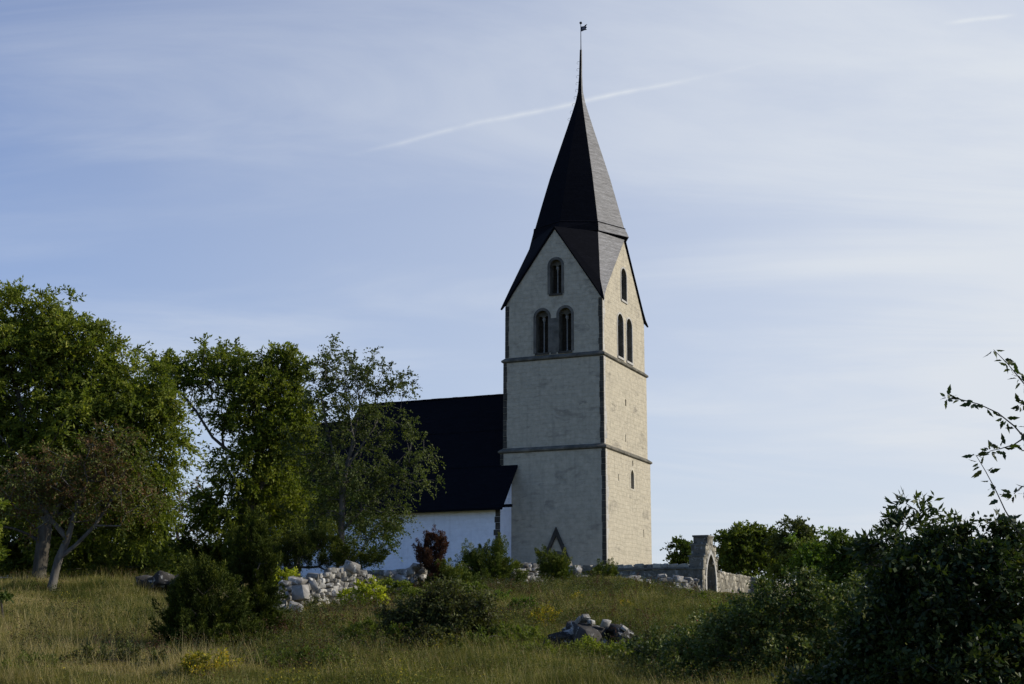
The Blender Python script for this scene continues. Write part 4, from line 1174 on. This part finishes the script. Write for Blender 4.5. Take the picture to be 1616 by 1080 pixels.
# right-hand distance
tree('round_tree', gp(1075, 104), [[(1076, 905, 104), (1077, 890, 104), (1076, 870, 104)]], [(1075, 868, 104, 16, 16), (1068, 884, 104, 14, 12), (1086, 880, 104, 14, 14)],
     'small round tree rising between the tower and the gate arch', dens=16, r=.10, leafm='leaf_deep', leaf=(.2, .13), tw_len=.6, n_lf=8)
tree('broad_tree', gp(1180, 115), [[(1180, 915, 115), (1181, 900, 115), (1180, 870, 115)]],
     [(1178, 857, 115, 34, 20), (1150, 875, 115, 18, 20), (1205, 867, 115, 24, 22), (1180, 887, 115, 44, 16), (1215, 889, 115, 14, 14), (1165, 849, 115, 24, 14), (1195, 847, 115, 20, 14)],
     'wide round-headed green tree just right of the gate arch', dens=15, r=.3, leafm='leaf_mid', barkm='bark_dark', leaf=(.24, .14), tw_len=.8, n_lf=11)
tree('slender_tree', gp(1234, 108), [[(1234, 922, 108), (1233, 900, 108), (1238, 880, 108), (1250, 850, 108)], [(1233, 900, 108), (1222, 885, 108), (1215, 875, 108)]],
     [(1252, 840, 108, 28, 18), (1240, 862, 108, 26, 18), (1268, 862, 108, 22, 20), (1255, 880, 108, 18, 12)],
     'slimmer tree with visible bare trunk between the round tree and the bright bush', dens=13, r=.16, leafm='leaf_olive', barkm='bark_dark', leaf=(.2, .13), tw_len=.65, n_lf=8)
tree('bright_tree', gp(1290, 84), [[(1290, 940, 84), (1290, 905, 84), (1288, 885, 84)]],
     [(1290, 876, 84, 28, 18), (1275, 895, 84, 24, 18), (1305, 898, 84, 22, 22), (1290, 915, 84, 30, 20)],
     'bright light-green bushy tree in front of the dark trees', dens=20, r=.12, leafm='leaf_bright', leaf=(.18, .10), tw_len=.55, n_lf=10)
tree('dark_tree', gp(1352, 66), [[(1352, 985, 66), (1350, 930, 66), (1345, 880, 66)]],
     [(1330, 856, 66, 24, 16), (1345, 875, 66, 40, 28), (1385, 880, 66, 34, 28), (1350, 920, 66, 52, 36), (1400, 925, 66, 40, 40), (1320, 940, 66, 26, 24), (1430, 900, 66, 40, 40)],
     'dense dark tree behind the right-hand bushes, left of the tall sapling', dens=22, r=.2, leafm='leaf_deep', barkm='bark_dark', leaf=(.15, .08), tw_len=.5)
for px, d, lob, lab in ((1500, 90, [(1480, 900, 90, 50, 35), (1540, 895, 90, 50, 30), (1600, 890, 90, 50, 35), (1660, 890, 90, 60, 40)], 'dark tree line behind the right foreground thicket'),):
    tree('dark_tree', gp(px, d), [[(px, 960, d), (px, 930, d), (px, 900, d)]], lob, lab, dens=14, r=.3, leafm='leaf_deep', barkm='bark_dark', leaf=(.2, .12), tw_len=.6)

tree('small_tree', gp(1265, 96), [[(1262, 925, 96), (1262, 905, 96), (1264, 885, 96)]],
     [(1262, 890, 96, 26, 20), (1230, 905, 96, 22, 14), (1310, 880, 92, 26, 24), (1275, 870, 96, 20, 16)],
     'loose green tree filling the row between the slimmer tree and the bright bushy one', dens=15, r=.12, leafm='leaf_mid', barkm='bark_dark', leaf=(.17, .10), tw_len=.6)
# right foreground thicket
shrub('rose_bush', 1245, 24, [(1245, 955, 24, 60, 34), (1180, 985, 24, 46, 38), (1300, 960, 24, 50, 40), (1140, 1010, 24, 34, 34), (1230, 1020, 24, 80, 40), (1330, 1010, 24, 60, 50), (1270, 925, 24, 30, 18), (1345, 940, 24, 26, 22), (1200, 1062, 24, 60, 30), (1300, 1062, 24, 70, 34), (1215, 925, 24, 18, 12)],
      'wide wild rose bush with small pale-edged leaves and red hips, right of centre', dens=130, leafm='leaf_rose', leaf=(.05, .032), n_tw=7, n_lf=9, tw_len=.24, r=.02, hips=40, alpha=.2)
shrub('rose_bush', 1100, 25.5, [(1100, 1000, 25.5, 38, 26), (1075, 1025, 25.5, 34, 20), (1130, 1030, 25.5, 40, 26), (1110, 1052, 25.5, 44, 18)],
      'smaller grey-green wild rose beside the rock pile', dens=120, leafm='leaf_rose', leaf=(.05, .03), n_tw=6, n_lf=8, tw_len=.22, r=.015, hips=12)
shrub('dark_bush', 1480, 12, [(1480, 960, 12, 100, 60), (1580, 940, 12, 90, 70), (1400, 1000, 12, 60, 60), (1500, 1050, 12, 130, 60), (1600, 1040, 12, 100, 70), (1360, 1040, 12.5, 60, 44), (1300, 1085, 12.5, 70, 26), (1400, 1080, 12, 80, 40), (1530, 1090, 12, 110, 40), (1450, 905, 12, 50, 40), (1560, 890, 12, 60, 35), (1520, 848, 12, 9, 20), (1578, 846, 12, 10, 18), (1478, 858, 12, 8, 18), (1604, 852, 12, 8, 22), (1395, 915, 12, 16, 26), (1350, 985, 12, 22, 24)],
      'large dark leafy bush filling the lower right corner', dens=330, leafm='leaf_dark', leaf=(.05, .026), n_tw=6, n_lf=9, tw_len=.17, r=.03, alpha=.2, flat=.5)
shrub('ash_sapling', 1430, 12.8, [(1440, 812, 12.6, 34, 20), (1410, 842, 12.6, 34, 22), (1470, 842, 12.6, 34, 26), (1430, 882, 12.6, 60, 30), (1500, 862, 12.6, 34, 22), (1380, 872, 12.6, 26, 22)],
      'ash sapling with narrow drooping leaflets rising out of the dark bush', dens=110, leafm='leaf_dark', leaf=(.075, .024), n_tw=4, n_lf=9, tw_len=.22, r=.010, droop=.5, spread=.9, alpha=.15, up_bias=.2)
shrub('hazel_bush', 1590, 13, [(1590, 890, 13, 40, 26), (1550, 885, 13, 30, 24), (1610, 870, 13, 30, 20)],
      'lighter green leafy bush top at the right edge above the dark bush', dens=150, leafm='leaf_mid', leaf=(.05, .03), n_tw=5, n_lf=8, tw_len=.15, r=.015)


def hawthorn_sprays():
    """long bare shoots with small lobed leaves, reaching in from the right edge"""
    d = 6.2
    b0 = gp(1760, d); E_ = empty('hawthorn', b0); tag(E_, 'hawthorn shoots with small lobed leaves arching in from the right edge against the sky', 'hawthorn')
    P = lambda px, row, dd=d: at(px, row, dd) - b0
    root = np.array([0, 0, -.1])
    main = [root, P(1750, 1000), P(1735, 880), P(1700, 780), P(1660, 730)]
    shoots = [
        [P(1700, 780), P(1660, 735), P(1625, 700), P(1600, 672), P(1575, 652), P(1545, 638), P(1518, 631), P(1495, 628)],
        [P(1700, 780), P(1672, 700), P(1650, 655), P(1630, 622), P(1608, 596), P(1590, 574), P(1568, 552)],
        [P(1735, 880), P(1680, 880), P(1635, 862), P(1605, 838), P(1586, 805), P(1572, 775), P(1556, 745), P(1540, 718)],
        [P(1660, 735), P(1630, 690), P(1612, 694), P(1600, 702), P(1580, 708), P(1562, 712)],
        [P(1680, 880), P(1650, 800), P(1630, 770), P(1612, 768), P(1600, 780)],
        [P(1650, 655), P(1635, 640), P(1622, 632), P(1610, 640)],
    ]
    mb = MB(); mb.tube(main, [.02, .016, .012, .009, .006], 6)
    LV = []; TT = []
    for si, s in enumerate(shoots):
        nS = len(s); mb.tube(s, list(np.linspace(.005, .0014, nS)), 5)
        S = np.array([np.array(p) for p in s]); seg = np.r_[0, np.cumsum(np.linalg.norm(np.diff(S, axis=0), axis=1))]
        q = .0 if si else .05; tips = 0
        while q < seg[-1] + .001 or tips < 3:
            if q >= seg[-1]: tips += 1; q = seg[-1]
            c = np.array([np.interp(q, seg, S[:, i]) for i in range(3)])
            for _ in range(rng.integers(1, 4)):
                dr = unit(1)[0]; dr[2] *= .7; dr /= np.linalg.norm(dr)
                sd_ = np.cross(dr, unit(1)[0]); sd_ /= np.linalg.norm(sd_)
                Ls = rng.uniform(.034, .058); Wd = Ls * .8
                pt = c + dr * .012
                prof = [(0, 0), (.18, .35), (.30, .5), (.42, .33), (.55, .46), (.72, .26), (1, 0)]
                a = [pt + dr * Ls * x + sd_ * Wd * y * .5 for x, y in prof]; b = [pt + dr * Ls * x - sd_ * Wd * y * .5 for x, y in prof[1:-1]]
                nrm = np.cross(dr, sd_)
                poly = a + b[::-1]
                poly = [p + nrm * .004 * abs(((p - pt) @ sd_)) / Wd * 4 for p in poly]
                LV.append(poly)
            q += rng.uniform(.010, .028) * (1.0 if rng.uniform() < .75 else 2.6)
    mb.build('stems', M['bark_dark'], E_)
    lb = MB()
    for p in LV: lb.add(p, [tuple(range(len(p)))])
    lo = lb.build('foliage', M['leaf_dark'], E_)
    a = lo.data.attributes.new('tint', 'FLOAT', 'FACE'); a.data.foreach_set('value', rng.uniform(.1, 1, len(LV)).astype(np.float32))


hawthorn_sprays()


def far_fence():
    c = gp(30, 58); E_ = empty('rail_fence', c); tag(E_, 'low pale rail fence in the shade under the trees at the far left', 'fence')
    a = at(-20, 911, 58) - c; b = at(75, 916, 58) - c; mb = MB(); mb.tube([a, (a + b) / 2 + (0, 0, .02), b], .035, 6); mb.build('rail', M['wood_rail'], E_)
    for t in (.0, .33, .66, 1.0):
        p = a + (b - a) * t; gz_ = float(ground(p[0] + c[0], p[1] + c[1])) - c[2]
        mb = MB(); mb.tube([(p[0], p[1] + .06, gz_ - .1), (p[0], p[1] + .06, p[2] + .12)], .045, 6); mb.build('post', M['wood_rail'], E_)


far_fence()


# ------------------------------------------------------------------ grass and herbs
def vnoise(x, y, s, seed):
    g = np.random.default_rng(seed).uniform(0, 1, (256, 256)); X = x / s; Y = y / s
    xi = np.floor(X).astype(int); yi = np.floor(Y).astype(int); fx = X - xi; fy = Y - yi; fx = fx * fx * (3 - 2 * fx); fy = fy * fy * (3 - 2 * fy)
    G = lambda a, b: g[a % 256, b % 256]
    return (G(xi, yi) * (1 - fx) + G(xi + 1, yi) * fx) * (1 - fy) + (G(xi, yi + 1) * (1 - fx) + G(xi + 1, yi + 1) * fx) * fy


def grass():
    Vs = []; Ts = []
    for (d0, d1, n_t, per, hb, wb) in ((18, 32, 120000, 10, .17, .008), (32, 48, 110000, 9, .17, .011), (48, 84, 120000, 7, .11, .015)):
        d = np.sqrt(rng.uniform(d0 ** 2, d1 ** 2, n_t)); x = d * rng.uniform(-.42, .40, n_t)
        dn = vnoise(x, d, 2.2, 1); dry = vnoise(x, d, 3.5, 2) * .6 + vnoise(x, d, .9, 3) * .5; dry = dry * np.where(x / d < -.17, 1.12, .78) + np.where(x / d < -.17, .09, .04) + .6 * (vnoise(x, d, 5.0, 21) - .5)
        keep = rng.uniform(0, 1, n_t) < .35 + dn
        x, d, dn, dry = x[keep], d[keep], dn[keep], dry[keep]
        z = ground(x, d); n = len(x)
        tall = (.45 + 1.2 * vnoise(x, d, 1.3, 4) ** 1.6) * np.where(x / d < -.17, 1.15, .85)
        X = np.repeat(x, per) + rng.normal(0, .07, n * per); Y = np.repeat(d, per) + rng.normal(0, .07, n * per); Z = np.repeat(z, per) - .02
        h = hb * np.repeat(tall, per) * rng.uniform(.5, 1.35, n * per); stalk = rng.uniform(0, 1, n * per) < .045; h = np.where(stalk, h * 2.3, h)
        ang = rng.uniform(0, 2 * math.pi, n * per); lean = rng.uniform(.05, .8, n * per) * h
        w = wb * rng.uniform(.6, 1.3, n * per) * np.where(stalk, .6, 1)
        fx, fy = np.cos(ang + 1.57) * w / 2, np.sin(ang + 1.57) * w / 2
        lx, ly = np.cos(ang) * lean, np.sin(ang) * lean
        b = np.stack([X, Y, Z], 1); s = np.stack([fx, fy, 0 * fx], 1)
        m = b + np.stack([lx * .3, ly * .3, h * .5], 1); t = b + np.stack([lx, ly, h], 1)
        Vs.append(np.stack([b, m + s, t, m - s], 1).reshape(-1, 3))
        Ts.append(np.clip(np.repeat(dry, per) * .8 + rng.normal(.0, .18, n * per) + stalk * .35, 0, 1))
    V = np.concatenate(Vs); t = np.concatenate(Ts)
    q = np.arange(len(t))[:, None] * 4; F = np.concatenate([q + np.array([[0, 1, 3]]), q + np.array([[1, 2, 3]])], 1).reshape(-1, 3)
    tag(np_mesh('grass', V, 3, M['grass'], None, np.repeat(t, 2), F), 'dry yellow-green meadow grass covering the slope', 'grass', kind='stuff')


def herbs():
    Q = []; T = []
    n = 9000
    d = rng.uniform(20, 62, n); x = d * rng.uniform(-.40, .36, n)
    dens = vnoise(x, d, 3.0, 11) * .7 + vnoise(x, d, 1.0, 12) * .5
    px = x / d
    # the middle and right of the slope is weedier than the open left meadow
    weedy = np.where(px > -.16, .25, -.18) + np.where(d > 56, -.1, 0)
    k = dens + weedy > rng.uniform(.35, .95, n); x, d = x[k], d[k]; n = len(x); z = ground(x, d)
    hue = vnoise(x, d, 1.6, 13) * .7 + rng.uniform(0, .3, n)
    for j in range(n):
        m = rng.integers(26, 60); hgt = rng.uniform(.15, .5); r = rng.uniform(.10, .28)
        c = np.array([x[j], d[j], z[j]]) + np.stack([rng.normal(0, r, m), rng.normal(0, r, m), rng.uniform(.02, 1, m) * hgt], 1)
        u = unit(m); u[:, 2] = np.abs(u[:, 2]) * .6
        sc = d[j] / 35 * .25 + .75
        Q.append(leaf_quads(c, u, rng.uniform(.03, .065, m) * sc, rng.uniform(.010, .024, m) * sc, .3)); T.append(np.clip(hue[j] + rng.normal(0, .07, m), 0, 1))
    tag(np_mesh('wild_herbs', np.concatenate(Q), 4, M['herb'], None, np.concatenate(T)), 'mixed green, reddish and yellow-flowering herbs among the grass', 'herbs', kind='stuff')


def clump(name, blobs, label, leafm, leaf=(.045, .02), dens=230, cat='herbs', tw=.15, group=None):
    """blobs: (px, base_row, half width px, height px)"""
    L_ = []
    for px, row, rx, hh in blobs:
        d = dg(px, row); L_.append((px, row - hh * .45, d, rx, hh * .6))
    shrub(name, blobs[0][0], L_[0][2], L_, label, dens=dens, leafm=leafm, leaf=leaf, tw_len=tw, r=.006, up_bias=.8, cat=cat, group=group)


clump('scrub', [(1030, 1066, 40, 60), (1075, 1072, 40, 64), (1120, 1076, 44, 70), (1000, 1060, 26, 36)], 'dark tangled scrub between the rock pile and the wild roses', 'leaf_rose', (.05, .03), 120, 'bush', .22)
clump('scrub', [(1160, 985, 30, 30), (1195, 990, 34, 34), (1130, 975, 24, 22)], 'low scrub on the slope between the gate arch and the wild roses', 'leaf_mid', (.06, .035), 110, 'bush', .2)
clump('herb_clump', [(862, 990, 20, 30), (848, 996, 16, 24)], 'yellow-orange flowering herb clump just left of the rock pile', 'herb_gold')
clump('herb_clump', [(318, 1076, 34, 40), (352, 1070, 26, 34)], 'orange-leaved herb clump below the wide foreground juniper', 'herb_gold')
clump('herb_clump', [(900, 1044, 26, 26), (935, 1046, 30, 30), (975, 1046, 26, 26), (860, 1048, 26, 26), (830, 1044, 22, 22)], 'fresh green nettle clump in front of the rock pile', 'leaf_ash', (.05, .024))
clump('herb_clump', [(1020, 1044, 26, 40), (1050, 1050, 26, 34)], 'dull brownish weeds right of the rock pile', 'twig', (.05, .02))
clump('herb_clump', [(130, 1062, 34, 34), (190, 1058, 34, 38), (245, 1064, 28, 34)], 'dark weeds left of the foreground juniper', 'twig', (.05, .022), 160)
clump('herb_clump', [(30, 1070, 30, 36), (70, 1064, 24, 26)], 'green weeds in the lower left corner', 'leaf_mid', (.05, .024), 160)
clump('herb_clump', [(420, 1062, 30, 26), (470, 1056, 36, 28), (520, 1054, 30, 24)], 'pale green weeds right of the orange-leaved clump', 'leaf_mid', (.05, .022), 140)
clump('herb_clump', [(905, 955, 14, 14), (985, 962, 12, 12), (940, 950, 14, 10)], 'golden herb clump on the slope above the rock pile', 'herb_gold', (.05, .025), 160)
clump('bush', [(600, 1010, 34, 34), (640, 1022, 34, 40), (560, 1022, 34, 30)], 'low greenish scrub on the slope left of the blackthorn', 'leaf_mid', (.05, .028), 150, 'bush')
clump('bush', [(500, 1010, 34, 26), (455, 1004, 28, 22), (530, 995, 26, 20)], 'reddish-brown scrub below the ruined wall', 'leaf_rust', (.045, .026), 170, 'bush')
clump('bush', [(640, 935, 24, 22), (668, 938, 22, 26), (622, 930, 18, 18)], 'reddish-brown shrub on the crest in front of the pale stone heap', 'leaf_rust', (.06, .035), 90, 'bush')
clump('bush', [(700, 950, 34, 28), (740, 948, 30, 26), (660, 958, 30, 24)], 'dark green bush on the crest below the dead brown juniper', 'leaf_mid', (.06, .035), 110, 'bush')
clump('bush', [(790, 955, 34, 18), (830, 965, 30, 18)], 'yellowish low scrub on the slope below the large green juniper', 'leaf_bright', (.05, .03), 110, 'bush')
clump('bush', [(1100, 958, 18, 22), (1122, 962, 16, 16)], 'small green bush on the slope below the gate arch', 'leaf_mid', (.06, .035), 110, 'bush')
clump('bush', [(790, 1030, 40, 40), (755, 1038, 34, 36), (830, 1020, 26, 26)], 'mixed green scrub between the blackthorn and the rock pile', 'leaf_mid', (.05, .026), 150, 'bush')
for px, d, lab in ((40, 74, 'far left'), (130, 76, 'behind the thick trunk'), (225, 74, 'right of the leaning tree'), (330, 78, 'behind the orange-brown tree')):
    shrub('hedge_bush', px, d, [(px - 30, 895, d, 42, 20), (px + 25, 893, d, 44, 20), (px, 880, d, 42, 16), (px - 20, 908, d, 40, 10), (px + 30, 908, d, 42, 10)], 'dark bush closing the gap under the trees, ' + lab, dens=20, leafm='leaf_deep', barkm='bark_dark', leaf=(.17, .10), n_tw=9, n_lf=10, tw_len=.6, group='bushes under the trees')

def undergrowth():
    Q = []; T = []
    n = 1000
    d = rng.uniform(25, 60, n); x = d * rng.uniform(-.36, .17, n); k = (x / d > -.19) | (rng.uniform(0, 1, n) < .3); x, d = x[k], d[k]
    k = vnoise(x, d, 4.5, 31) * .8 + vnoise(x, d, 1.5, 32) * .4 > .58; x, d = x[k], d[k]; n = len(x); z = ground(x, d)
    for j in range(n):
        m = int(rng.integers(160, 420)); hgt = rng.uniform(.25, .6); r = rng.uniform(.22, .55)
        # upright stems with leaves along them
        st = int(rng.integers(9, 20)); bx = rng.normal(0, r * .6, st); by = rng.normal(0, r * .6, st); si = rng.integers(0, st, m); q = rng.uniform(.1, 1, m)
        lean = rng.normal(0, .25, (st, 2)); hs = hgt * rng.uniform(.5, 1.2, st)
        c = np.stack([x[j] + bx[si] + lean[si, 0] * q * hs[si], d[j] + by[si] + lean[si, 1] * q * hs[si], z[j] + q * hs[si]], 1) + rng.normal(0, .02, (m, 3))
        u = unit(m); u[:, 2] = np.abs(u[:, 2]) * .8; sc = d[j] / 35 * .3 + .7
        Q.append(leaf_quads(c, u, rng.uniform(.03, .065, m) * sc, rng.uniform(.012, .026, m) * sc, .3)); T.append(np.clip(rng.choice((.05, .3, .45, .6)) + rng.normal(0, .15, m), 0, 1))
    tag(np_mesh('undergrowth', np.concatenate(Q), 4, M['undergrowth'], None, np.concatenate(T)), 'dark olive and reddish low scrub scattered over the middle of the slope', 'undergrowth', kind='stuff')


grass()
herbs()
undergrowth()
